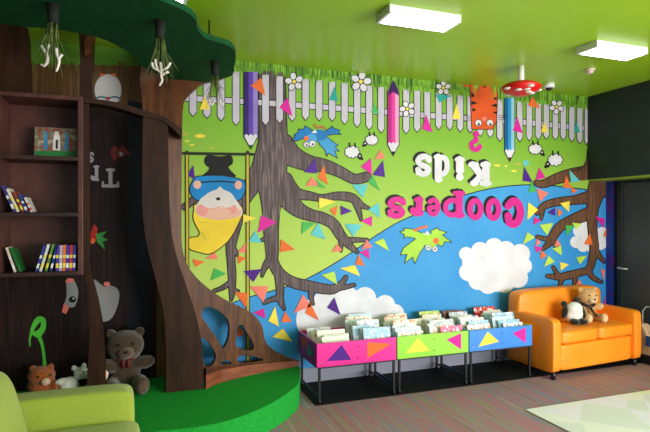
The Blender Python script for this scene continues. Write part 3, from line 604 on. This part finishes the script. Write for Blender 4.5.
# books on shelves
def cover(name, rgb, rgb2=None, ns=18): return mat('cover_'+name, rgb, .4, rgb2, nscale=ns, lo=.48, hi=.55, detail=1)
def book_mesh(W, H, T, cm, spine_marks=None):
    bm = bmesh.new()                      # x thickness, y depth (spine at -y), z height
    box(bm, 0, T, 0, .0025, 0, H, .0008, 1, 0); box(bm, 0, .0022, .0025, W, 0, H, mi=0); box(bm, T-.0022, T, .0025, W, 0, H, mi=0); box(bm, .0023, T-.0023, .0026, W-.005, .004, H-.004, mi=1)
    if spine_marks:
        for i, (a, b) in enumerate(spine_marks): box(bm, .001, T-.001, -.0012, 0, H*a, H*b, mi=2)
    return bm
def shelf_book(px, H, T, lean, cm, zsh, label, mk=None, W=.15, y=YF+.03, grp='books on the bookcase shelves'):
    p = on_y(px, 250, y); o = link('book', book_mesh(W, H, T, cm, [(.12,.3),(.5,.62)] if mk else None), [cm, page_m]+([mk] if mk else []))
    o.location = (p.x, y, zb+zsh+.031); o.rotation_euler = (0, lean, 0)
    if lean < 0: o.location.z += 0
    else: o.location.z += T*math.sin(lean)
    return tag(o, label, 'book', grp)
wlab = cover('label_white', (222,226,226)); ylab = cover('label_yellow', (232,206,60)); 
V = [('violet',(72,52,140)),('lilac grey',(176,160,190)),('orange',(214,110,48)),('indigo',(66,48,150)),('red',(184,44,60)),('blue',(46,60,160)),('orange cream',(210,140,90))]
zs0, zs1 = zs[0], zs[1]
for px, H, T, ln, c, mk, lb in ((36,.195,.016,.28,(50,56,150),wlab,'dark blue book leaning beside the white one on the bottom shelf'),(40,.2,.016,.27,(214,216,214),ylab,'white and yellow book leaning on the bottom shelf'),(45.5,.2,.016,.25,(92,130,60),ylab,'green and yellow book leaning on the bottom shelf'),(50.5,.19,.016,.22,(32,54,120),wlab,'navy book leaning against the upright books on the bottom shelf')):
    shelf_book(px-1, H, T, ln, cover(lb, c), zs0, lb, mk)
for i in range(6):
    n, c = V[i] if i else V[0]; px = 55.5+i*3.4
    shelf_book(px, .19-.002*(i % 2), .0195, .03, cover('series '+n, c), zs0, '%s spine, number-%s from the left of the upright series on the bottom shelf' % (n, ('first','second','third','fourth','fifth','sixth')[i]) if 0 else ('%s upright book, %s of six series books on the bottom shelf' % (n, ('leftmost','second','third','fourth','fifth','rightmost')[i])), (ylab, wlab)[i % 2])
shelf_book(14, .185, .014, -.3, cover('bs', (216,196,180)), zs0, 'white spined book leaning left on the bottom shelf', wlab)
shelf_book(19, .18, .02, -.34, cover('bsg', (26,96,40)), zs0, 'dark green book leaning left on the bottom shelf', None)
for i, (px, c, lb, mk) in enumerate(((13.5,(60,56,120),'dark violet book, leftmost of the leaning books on the middle shelf',wlab),(17,(216,208,190),'cream book, second of the leaning books on the middle shelf',ylab),(22,(140,60,40),'rust book in the middle of the leaning row, middle shelf',ylab),(26,(44,66,130),'blue book, second from right of the leaning row, middle shelf',wlab),(30.5,(206,196,190),'pale thin book, rightmost of the leaning row, middle shelf',redp))):
    shelf_book(px, .2-.022*i, .017, -.40, cover(lb, c), zs1, lb, mk)
# face-out picture book
def picmat():
    m = bpy.data.materials.new('picture_cover'); m.use_nodes = True; nt = m.node_tree; N = nt.nodes; L = nt.links; b = N['Principled BSDF']; b.inputs['Roughness'].default_value = .3
    tc = N.new('ShaderNodeTexCoord'); n = N.new('ShaderNodeTexNoise'); n.inputs['Scale'].default_value = 22; L.new(tc.outputs['Object'], n.inputs['Vector'])
    r = N.new('ShaderNodeValToRGB'); cr_ = r.color_ramp; cr_.elements[0].position = .3; cr_.elements[0].color = lin((40,90,60)); cr_.elements[1].position = .7; cr_.elements[1].color = lin((196,180,160))
    for p, c in ((.42,(170,70,50)),(.5,(90,120,110)),(.57,(150,130,100))): e = cr_.elements.new(p); e.color = lin(c)
    L.new(n.outputs[0], r.inputs[0]); L.new(r.outputs[0], b.inputs['Base Color']); return m
pa = on_y(34,157,4.27); pb = on_y(78,157,4.27); ph = on_y(50,126,4.27).z-on_y(50,157,4.27).z
pbk = thing('picture_book', 'landscape picture book with tall figures on its cover, facing out on the top shelf', 'book', (pa.x, 4.27, zb+zs[2]+.031)); W_ = min(pb.x-pa.x, x1-.045-pa.x)
pbk.rotation_euler = (R(-8), 0, 0)
bm = bmesh.new(); box(bm, 0, W_, 0, .003, 0, ph, .0008, 1); box(bm, 0, W_, .014, .017, 0, ph, .0008, 1); box(bm, 0, .003, .0031, .0139, 0, ph); link('cover', bm, picmat(), pbk)
bm = bmesh.new(); box(bm, .004, W_-.004, .0032, .0138, .003, ph-.003); link('pages', bm, page_m, pbk)
bm = bmesh.new()
def flat(bm, pts, y, mi): f = bm.faces.new([bm.verts.new((x*W_, y, z*ph)) for x, z in pts]); f.material_index = mi
flat(bm, [(.02,.02),(.98,.02),(.98,.24),(.02,.2)], -.0006, 0)
for cx, mi, wz in ((.25,1,.05),(.5,2,.09),(.73,1,.05)):
    flat(bm, [(cx-wz,.25),(cx+wz,.25),(cx+wz*.8,.7),(cx+wz*.4,.88),(cx-wz*.4,.88),(cx-wz*.8,.7)], -.0009, mi)
flat(bm, [(.48,.3),(.53,.3),(.53,.6),(.48,.6)], -.0012, 3)
link('cover_picture', bm, [cover('grassy',(40,120,60)), cover('steelblue',(60,130,170)), cover('whit',(220,216,214)), black], pbk)

# ------------------------------------------------------------------ plush toys
def fur(name, rgb, rgb2): return mat(name, rgb, .95, rgb2, nscale=60, bump=.8, bscale=180, spec=.1, sheen=.4)
def blob(name, parts, m, parent=None, vox=.008, amp=.006):
    bm = bmesh.new()
    for p in parts: ball(bm, p[0], p[1], M=(Matrix.Rotation(p[3], 3, p[2]) if len(p) > 2 else None))
    o = link(name, bm, m, parent, True)
    r = o.modifiers.new('remesh', 'REMESH'); r.mode = 'VOXEL'; r.voxel_size = vox; r.use_smooth_shade = True
    s = o.modifiers.new('smooth', 'SMOOTH'); s.iterations = 6; s.factor = .5
    tx = bpy.data.textures.new(name+'_fur', 'CLOUDS'); tx.noise_scale = .012
    d_ = o.modifiers.new('fur', 'DISPLACE'); d_.texture = tx; d_.strength = amp; d_.mid_level = .5
    return o
def eyes(t, pts, r=.008):
    for p in pts:
        bm = bmesh.new(); ball(bm, p, r, seg=12); link('eye', bm, mat('toy_eye', (12,10,10), .15), t)
# big brown bear (front is -y, sits leaning on the wall)
def bear(name, label, loc, rz, S, fm, mm, bow, extra=None):
    t = thing(name, label, 'teddy bear', loc, rz); s = S
    sc = lambda L: [((a[0][0]*s, a[0][1]*s, a[0][2]*s), tuple(q*s for q in a[1]))+tuple(a[2:]) for a in L]
    blob('body', sc([((0,0,.17),(.13,.115,.17)), ((0,-.05,.37),(.15,.13,.13)), ((-.115,-.03,.475),(.042,.028,.042)), ((.115,-.03,.475),(.042,.028,.042)),
        ((-.14,-.07,.22),(.09,.06,.055),'Y',R(20)), ((.15,-.07,.22),(.09,.06,.055),'Y',R(-8)) if not extra else ((.15,-.04,.25),(.1,.06,.055),'Y',R(25)),
        ((-.11,-.14,.065),(.065,.14,.065)), ((.11,-.14,.065),(.065,.14,.065)), ((-.12,-.26,.08),(.06,.04,.075)), ((.12,-.26,.08),(.06,.04,.075))]), fm, t, vox=.009*s*1.2, amp=.008*s)
    blob('muzzle', sc([((0,-.17,.335),(.065,.055,.05))]), mm, t, .005, .002)
    bm = bmesh.new(); ball(bm, (0,-.225*s,.353*s), (.018*s,.012*s,.013*s), seg=14); link('nose', bm, mat('toy_nose', (24,16,14), .3), t)
    eyes(t, [(-.055*s,-.172*s,.405*s),(.055*s,-.172*s,.405*s)], .011*s)
    for sx in (-1,1):
        bm = bmesh.new(); ball(bm, (sx*.12*s,-.293*s,.08*s), (.04*s,.012*s,.05*s), seg=14); link('foot_pad', bm, mm, t, True)
    if bow:
        bm = bmesh.new()
        for sx in (-1,1): ball(bm, (sx*.035*s,-.125*s,.285*s), (.035*s,.015*s,.024*s))
        ball(bm, (0,-.135*s,.285*s), .015*s)
        for sx in (-1,1): box(bm, sx*.02*s-.012*s, sx*.02*s+.012*s, -.128*s, -.12*s, .2*s, .28*s)
        link('bow', bm, bow, t, True)
    return t
brown_f = fur('brown_fur', (54,38,28), (76,56,40)); tan_f = fur('tan_fur', (206,152,96), (224,176,122))
p = on_z(127, 382, .2)
bear('teddy_bear', 'large brown teddy bear with a dark red bow sitting on the green platform', (p.x-.01, 4.42, .202), R(4), .95, brown_f, fur('brown_muzzle', (78,58,44), (100,78,60)), mat('bow_red', (96,16,24), .6))
# small toy whose pink foot shows by the bear
t = thing('plush_toy', 'small pale pink plush toy tucked between the brown bear and the curved leg', 'plush toy', (on_z(104,384,.2).x, 4.27, .202))
blob('body', [((0,.02,.06),(.05,.045,.06)), ((.005,-.005,.13),(.035,.035,.045)), ((-.05,.0,.1),(.022,.02,.06)), ((-.035,-.05,.03),(.022,.045,.024)), ((.035,-.05,.03),(.022,.045,.024))], fur('pale_brown_fur', (120,92,78),(140,110,96)), t, .006, .003)
blob('head', [((.02,-.035,.165),(.034,.026,.045),'Y',R(25))], fur('pink_fur', (226,176,156), (236,190,170)), t, .005, .002)
# ginger toy
p = on_z(42, 390, .2)
t = thing('plush_toy', 'fluffy ginger plush toy lying behind the lime armchair', 'plush toy', (on_y(43,380,4.40).x, 4.40, .202))
blob('body', [((-.01,.02,.09),(.1,.09,.09)), ((-.01,0,.165),(.095,.085,.075)), ((-.07,0,.225),(.026,.018,.026)), ((.055,0,.228),(.026,.018,.026)), ((-.06,-.1,.03),(.035,.07,.03)), ((.05,-.1,.03),(.035,.07,.03)), ((.09,-.04,.08),(.03,.03,.055))], fur('ginger_fur', (140,66,24), (176,92,42)), t, .009, .014)
blob('muzzle', [((.03,-.085,.14),(.035,.028,.028))], fur('cream_fur', (206,170,140),(220,190,160)), t, .006, .002); eyes(t, [(-.02,-.082,.18),(.06,-.07,.18)])
# white lamb
t = thing('plush_lamb', 'small white plush lamb lying beside the ginger toy', 'plush toy', (on_y(74,380,4.36).x, 4.36, .202), R(10))
blob('body', [((-.03,0,.075),(.07,.055,.075)), ((-.07,-.0,.12),(.06,.025,.028)), ((.05,-.02,.17),(.055,.05,.048)), ((.095,-.045,.155),(.03,.028,.028)), ((.0,-.01,.215),(.022,.012,.022)), ((.07,.0,.22),(.02,.012,.024)), ((.03,-.07,.025),(.02,.05,.02)), ((-.03,-.07,.025),(.02,.05,.02))], fur('white_fur', (214,212,204), (232,230,222)), t, .006, .004)
eyes(t, [(.06,-.068,.185),(.09,-.058,.19)], .006); bm = bmesh.new(); ball(bm, (.122,-.06,.158), (.008,.01,.007), seg=10); link('nose', bm, mat('toy_nose', (24,16,14)), t)

# ------------------------------------------------------------------ book crates on legs
cr_cols = [('pink', (218,24,140), 'magenta'), ('green', (138,204,54), 'lime green'), ('blue', (46,122,212), 'blue')]
teal_in = mat('crate_teal', (40,150,150), .5); yel_in = mat('crate_yellow', (248,206,60), .5); purp_in = mat('crate_purple', (92,60,160), .5, (170,60,150), nscale=9, lo=.5, hi=.56)
XS = [1.366, 2.12, 2.875, 3.615]; y0c, y1c = 4.045, 4.585; zb0, zt0 = .315, .515
stick = {'pink': [('p',(.12,.25),(.30,.88),(.42,.20)),('o',(.62,.9),(.93,.72),(.62,.2))], 'green': [('y',(.12,.25),(.28,.88),(.44,.25)),('m',(.68,.68),(.89,.92),(.89,.15))], 'blue': [('y',(.14,.2),(.28,.88),(.46,.35)),('m',(.68,.68),(.89,.92),(.89,.15))]}
crate_pos = {}
for i, (cn, rgb, cw) in enumerate(cr_cols):
    xa, xb = XS[i]+.004, XS[i+1]-.004; w = xb-xa
    t = thing('book_crate', '%s book crate on black legs, %s' % (cw, ('nearest the wooden tree', 'in the middle of the row', 'beside the orange sofa')[i]), 'book crate', (xa, y0c, 0), 0, 'book crates along the mural wall')
    pm = mat('crate_'+cn, rgb, .35, spec=.5); sidem = [mat('crate_pink_side', (120,50,160), .4, (196,40,140), nscale=6, lo=.46, hi=.54), teal_in, teal_in][i]
    bm = bmesh.new(); box(bm, 0, w, 0, .016, zb0, zt0, .004, 2); link('front_panel', bm, pm, t)
    bm = bmesh.new(); box(bm, 0, w, y1c-y0c-.016, y1c-y0c, zb0, zt0, .003); link('back_panel', bm, pm, t)
    bm = bmesh.new(); box(bm, 0, .016, .017, y1c-y0c-.017, zb0, zt0, .002); link('side_panel', bm, sidem if i == 0 else teal_in, t)
    bm = bmesh.new(); box(bm, w-.016, w, .017, y1c-y0c-.017, zb0, zt0, .002); link('side_panel', bm, (purp_in, teal_in, yel_in)[i], t)
    bm = bmesh.new(); box(bm, .017, w-.017, .017, y1c-y0c-.017, zb0, zb0+.014); link('bottom_panel', bm, mat('crate_floor', (70,66,70), .6), t)
    bm = bmesh.new(); box(bm, w/2-.006, w/2+.006, .017, y1c-y0c-.017, zb0+.015, zt0-.03); link('divider', bm, (pm, pm, yel_in)[i], t)
    for lx in (.03, w-.018):
        for ly in (.02, y1c-y0c-.02):
            bm = bmesh.new(); box(bm, lx-.010, lx+.010, ly-.010, ly+.010, .05, zb0-.001, .002); cyl(bm, (lx,ly,.03), (lx,ly,.05), .008)
            lg = link('leg', bm, blackm, t); bm = bmesh.new(); cyl(bm, (lx-.011,ly,.025), (lx+.011,ly,.025), .0185, n=18); link('castor', bm, blackm, lg)
    bm = bmesh.new(); box(bm, .03, w-.03, .012, .028, zb0-.014, zb0-.002); box(bm, .03, w-.03, y1c-y0c-.028, y1c-y0c-.012, zb0-.014, zb0-.002)
    for lx in (.018, w-.018): box(bm, lx-.01, lx+.01, .034, y1c-y0c-.034, zb0-.014, zb0-.002); box(bm, lx-.008, lx+.008, .034, y1c-y0c-.034, .06, .076)
    link('under_frame', bm, blackm, t)
    for c, *v in stick[cn]:
        bm = bmesh.new(); extrude_poly(bm, [[(a*w, zb0+b*(zt0-zb0)) for a, b in v]], lambda x, z: Vector((x, -.0002, z)), Vector((0,-.0012,0))); link('triangle_sticker', bm, tri[c], t)
    if i == 0:
        for c, v in (('d',((.2,.45),(.45,.2),(.5,.75))),('o',((.55,.75),(.85,.85),(.7,.3)))):
            bm = bmesh.new(); extrude_poly(bm, [[(a*(y1c-y0c), zb0+b*(zt0-zb0)) for a, b in v]], lambda y, z: Vector((-.0002, y, z)), Vector((-.0012,0,0))); link('triangle_sticker', bm, tri[c], t)
    bm = bmesh.new()
    for a in (.48,.52):
        for z in (.25,.75): cyl(bm, (w/2,-.001,zb0+z*(zt0-zb0)), (w/2,-.004,zb0+z*(zt0-zb0)), .005, n=10)
    for z in (.2,): cyl(bm, (.04,-.001,zb0+z*.2), (.04,-.004,zb0+z*.2), .005, n=10)
    link('screw', bm, steel, t)
    # picture books, front ones first
    pal = [('white',(236,236,234),(176,190,214)),('cream',(238,230,212),(220,150,120)),('pale blue',(196,216,234),(240,240,240)),('pale grey',(214,216,222),(150,160,180)),('white',(238,236,232),(230,150,170)),('ivory',(238,234,224),(214,160,120)),('sky blue',(150,190,220),(236,238,240)),('white',(232,228,248),(120,170,150))]
    ordw = ['frontmost','second','third','fourth','fifth','rear']
    for colm in (0, 1):
        for row in (0, 1):
            n = 4 if not (i == 0 and colm == 0 and row == 1) else 2
            for k in range(n):
                hw = w/2-.035; bw = rnd.uniform(.21,.27); bh = .225+.02*k+(.02 if row else 0)+rnd.uniform(-.015,.015)+(.03 if (i == 0 and colm) else 0)-(.03 if i == 0 and not colm else 0)
                if i == 2 and colm == 0 and row == 1 and k == 3: name, c1_, c2_ = 'dark brown', (92,48,34), (150,90,60)
                elif i == 2 and row == 1 and colm == 1 and k == 3: name, c1_, c2_ = 'red topped', (216,50,40), (232,226,220)
                elif i == 1 and row == 0 and colm == 1 and k == 0: name, c1_, c2_ = 'pink patterned', (226,90,140), (236,226,230)
                elif i == 1 and row == 1 and colm == 1 and k == 3: name, c1_, c2_ = 'lime green', (176,206,96), (226,216,150)
                elif i == 0 and row == 0 and colm == 0: name, c1_, c2_ = 'white', (232,230,220), (226,220,204)
                else: name, c1_, c2_ = rnd.choice(pal)
                T_ = rnd.uniform(.007,.012); xx = xa+.022+colm*(w/2)+rnd.uniform(0, hw-bw if hw > bw else 0)+.0
                yy = y0c+.03+row*.25+k*.034
                bm = bmesh.new(); box(bm, 0, bw, 0, .0018, 0, bh, .0006, 1, 0); box(bm, 0, bw, T_-.0018, T_, 0, bh, .0006, 1, 0); box(bm, 0, .0018, .0019, T_-.0019, 0, bh, mi=0); box(bm, .003, bw-.003, .0019, T_-.0019, .003, bh-.003, mi=1)
                o = link('picture_book', bm, [mat('cover_pb_%s_%d_%d' % (name, c2_[0], c2_[1]), c1_, .4, c2_, nscale=30, lo=.56, hi=.6, detail=1), page_m])
                o.location = (xx, yy, zb0+.0155); o.rotation_euler = (R(-14-2*k), 0, rnd.uniform(-.015,.015))
                o.location.z += 0 
                tag(o, '%s picture book, %s in the %s %s stack of the %s crate' % (name, ordw[k] if k < n-1 else 'rearmost', 'front' if row == 0 else 'back', 'left' if colm == 0 else 'right', cw), 'book', 'picture books in the crates')

# ------------------------------------------------------------------ orange sofa
A_ = Vector((3.70,3.87)); rz = R(4.4); SW, SD = 1.30, .64
sofa = thing('sofa', 'two seat bright orange vinyl sofa against the mural wall', 'sofa', (A_.x, A_.y, 0), rz)
aw = .125; ah = .59
soft('arm', (0, aw, 0, SD-.02, .07, ah), .025, orange_v, sofa, .006)
soft('arm', (SW-aw, SW, 0, SD-.02, .07, ah), .025, orange_v, sofa, .006)
soft('backrest', (.03, SW-.03, SD-.2, SD, .10, .80), .05, orange_v, sofa, .01, M=Matrix.Identity(4))
hs = (SW-2*aw)/2
for k in (0, 1): soft('seat_cushion', (aw+.003+k*hs, aw+hs-.003+k*hs, .0, SD-.205, .335, .465), .028, orange_v, sofa, .012)
soft('base', (aw+.002, SW-aw-.002, .015, SD-.21, .075, .333), .01, orange_v, sofa, .002)
for fx in (.06, SW-.06):
    for fy in (.05, SD-.08):
        bm = bmesh.new(); cyl(bm, (fx,fy,.006 if fy > .3 else .001), (fx,fy,.075), .022, .028, 16); link('foot', bm, blackm, sofa, False)
p = on_y(588, 320, 4.25)
tb = bear('teddy_bear', 'tan teddy bear with a dark ribbon sitting on the orange sofa', (4.50, 4.235, .468), R(-14), .70, tan_f, fur('tan_muzzle', (226,190,146), (238,206,166)), None)
bm = bmesh.new(); tube(bm, [(-.1,-.03,.19),(-.09,-.1,.19),(-.02,-.115,.16),(.03,-.105,.19)], .016); tube(bm, [(-.03,-.11,.165),(.0,-.13,.11),(.03,-.14,.07)], .014); link('ribbon', bm, mat('dark_ribbon', (50,30,28), .5), tb, True)
t = thing('plush_panda', 'black and white panda plush slumped against the tan bear', 'plush toy', (4.235, 4.15, .47), R(-10))
blob('body', [((0,0,.10),(.10,.08,.10)), ((.0,-.02,.15),(.085,.07,.075))], fur('panda_white', (232,230,228), (242,240,238)), t, .006, .004)
bk = fur('panda_black', (20,18,18), (34,30,30))
for nm, pr_ in (('ear', [((.04,.0,.24),(.04,.022,.034))]), ('ear', [((-.085,.03,.2),(.036,.02,.033))]), ('arm', [((-.105,-.01,.12),(.03,.035,.07),'Y',R(12))]), ('leg', [((-.04,-.09,.033),(.045,.055,.032))]), ('leg', [((.05,-.09,.033),(.04,.055,.032))]), ('arm', [((.105,.0,.12),(.03,.035,.07),'Y',R(-18))])):
    blob(nm, pr_, bk, t, .006, .003)

# ------------------------------------------------------------------ lime armchair
ac = thing('armchair', 'lime green armchair in the near left corner', 'armchair', (-.82, 2.3, 0))
soft('arm', (0, .77, .70, .89, .10, .625), .035, lime_f, ac, .006)
soft('arm', (0, .77, -.2, -.01, .10, .625), .035, lime_f, ac, .006)
soft('backrest', (.04, .38, .0, .69, .10, .78), .09, lime_f, ac, .02, M=Matrix.Rotation(R(-13), 4, 'Y'))
soft('seat_cushion', (.30, .80, .195, .695, .32, .478), .035, lime_f, ac, .012)
soft('base', (.1, .76, .192, .698, .10, .318), .02, lime_f, ac, .002)
for fx in (.06, .7):
    for fy in (.08, .8): bm = bmesh.new(); cyl(bm, (fx,fy,.001), (fx,fy,.11), .02, .026, 14); link('foot', bm, blackm, ac)

# ------------------------------------------------------------------ rug
rp = on_z(528, 412, 0); bm = bmesh.new(); box(bm, rp.x, 5.1, .9, rp.y+.03, .001, .012, .003)
tag(link('rug', bm, rugmat()), 'pale white rug with faint pastel patches on the striped carpet', 'rug')

# ------------------------------------------------------------------ bag at the right edge
pc = thing('shoulder_bag', 'beige cloth bag with black base standing between the orange sofa and the door', 'bag', (5.125, 4.02, 0))
bg = mat('beige_cloth', (206,166,136), .9, (216,178,150), nscale=30); bl = mat('blue_cloth', (40,80,150), .8)
bm = bmesh.new(); extrude_poly(bm, [[(.12,.10),(.07,.42),(.02,.42),(-.10,.2),(-.10,.10)]], lambda y, z: Vector((-.05, y, z)), Vector((.11,0,0))); bmesh.ops.bevel(bm, geom=list(bm.edges), offset=.008, segments=2, affect='EDGES'); link('cloth_body', bm, bg, pc)
bm = bmesh.new(); box(bm, -.055, .065, -.13, .13, .001, .105, .025, 3); link('base', bm, mat('black_cloth', (26,24,26), .7), pc)
bm = bmesh.new(); box(bm, -.06, -.045, -.09, -.03, .2, .31, .006); link('pocket', bm, bl, pc)
bm = bmesh.new(); tube(bm, [(0,.05,.415),(-.01,.04,.56),(-.01,0,.61),(-.01,-.08,.62),(-.0,-.1,.5),(0,-.04,.3)], .006); link('handle', bm, mat('pale_strap', (206,200,196), .6), pc)

# ------------------------------------------------------------------ ceiling fittings
em = emit('lamp_diffuser', (255,252,248), 11)
def lamp(x, y, label, w=.56, dd=.21):
    t = thing('ceiling_light', label, 'ceiling light', (x, y, 3.0), 0, 'panel lights on the ceiling')
    bm = bmesh.new(); box(bm, -w/2, w/2, -dd/2, dd/2, -.057, -.0005, .003); link('housing', bm, whitep, t)
    bm = bmesh.new(); box(bm, -w/2+.025, w/2-.025, -dd/2+.02, dd/2-.02, -.060, -.0575); link('diffuser', bm, em, t)
lamp(1.825, 3.155, 'white panel light left of the other on the green ceiling')
lamp(3.70, 3.215, 'white panel light near the dark bulkhead')
lamp(-.02, 3.30, 'white panel light above the tree canopy')
for x in (1.825, 3.7, -.045):
    for y in (1.3, -.6): lamp(x, y, 'white panel light on the ceiling behind the camera')
p = on_z(521, 66, 3.0)
t = thing('mushroom_decoration', 'red mushroom with white spots hanging cap down from the ceiling', 'mushroom', p)
Z = p.y*cs+p.x*sn; u = Z/F
bm = bmesh.new(); cyl(bm, (0,0,-.0005), (0,0,-.2), .028, .03, 20); link('stem', bm, mush_w, t)
bm = bmesh.new(); n = 28; prof = [(.0,-.145),(.06,-.15),(.13,-.165),(.17,-.185),(.180,-.205),(.16,-.235),(.11,-.258),(.06,-.278),(0,-.283)]
rings = [[bm.verts.new((r*math.cos(2*math.pi*k/n), r*math.sin(2*math.pi*k/n), z)) for k in range(n)] for r, z in prof[1:-1]]
for A1_, B1_ in zip(rings, rings[1:]):
    for k in range(n): f = bm.faces.new((A1_[k], A1_[(k+1)%n], B1_[(k+1)%n], B1_[k])); f.smooth = True
vt_ = bm.verts.new((0,0,-.145)); vb_ = bm.verts.new((0,0,-.283))
for k in range(n): bm.faces.new((vt_, rings[0][(k+1)%n], rings[0][k])); bm.faces.new((vb_, rings[-1][k], rings[-1][(k+1)%n])).smooth = True
bmesh.ops.recalc_face_normals(bm, faces=bm.faces); link('cap', bm, mush_r, t)
for a, el in ((-100,0),(-106,1),(-140,1),(-20,0),(-175,0),(-85,2),(60,0),(110,1),(-40,2)):
    r, z = ((.164,-.228),(.125,-.25),(.09,-.264))[el]; a = R(a)
    bm = bmesh.new(); ball(bm, (r*math.cos(a), r*math.sin(a), z), (.032,.032,.010), seg=14); link('spot', bm, mush_w, t, True)
p = on_z(549, 83.5, 3.0); t = thing('ceiling_sensor', 'white dome sensor on the ceiling right of the mushroom', 'sensor', p)
bm = bmesh.new(); cyl(bm, (0,0,-.0005), (0,0,-.05), .055, .055, 24); link('housing', bm, whitep, t); bm = bmesh.new(); ball(bm, (0,0,-.05), (.036,.036,.028)); link('dome', bm, blackm, t, True)
p = on_z(590, 69, 3.0); t = thing('smoke_detector', 'small pale smoke detector near the right panel light', 'smoke detector', p)
bm = bmesh.new(); cyl(bm, (0,0,-.0005), (0,0,-.02), .045, .045, 24); cyl(bm, (0,0,-.0205), (0,0,-.045), .034, .024, 24); link('housing', bm, mat('pale_pink_plastic', (214,190,180), .5), t)

# ------------------------------------------------------------------ world light, added fill lights and view
w_ = bpy.data.worlds.new('world'); scn.world = w_; w_.use_nodes = True
bgn = w_.node_tree.nodes['Background']; bgn.inputs[0].default_value = (.93,.97,1,1); bgn.inputs[1].default_value = .5
def area(name, loc, target, sx, sy, e, c=(1,1,1)):
    l = bpy.data.lights.new(name, 'AREA'); l.shape = 'RECTANGLE'; l.size = sx; l.size_y = sy; l.energy = e; l.color = c
    o = bpy.data.objects.new(name, l); col.objects.link(o); o.location = loc; o.rotation_euler = (Vector(target)-Vector(loc)).to_track_quat('-Z', 'Y').to_euler()
area('added_fill_light', (7.2, .4, 1.3), (3.2, 4.0, .6), 2.6, 1.8, 120, (.96,.98,1))  # unseen area light added at the right to brighten that side; no window modelled
area('added_fill_light', (5.0, -2.8, 1.5), (3.6, 4.6, .3), 4.4, 2.0, 330, (1,.99,.97))  # large unseen area light added behind the camera, lifts lower mural and floor
scn.view_settings.view_transform = 'Standard'; scn.view_settings.look = 'None'; scn.view_settings.gamma = 1; scn.view_settings.use_curve_mapping = False
scn.view_settings.exposure = 0.62
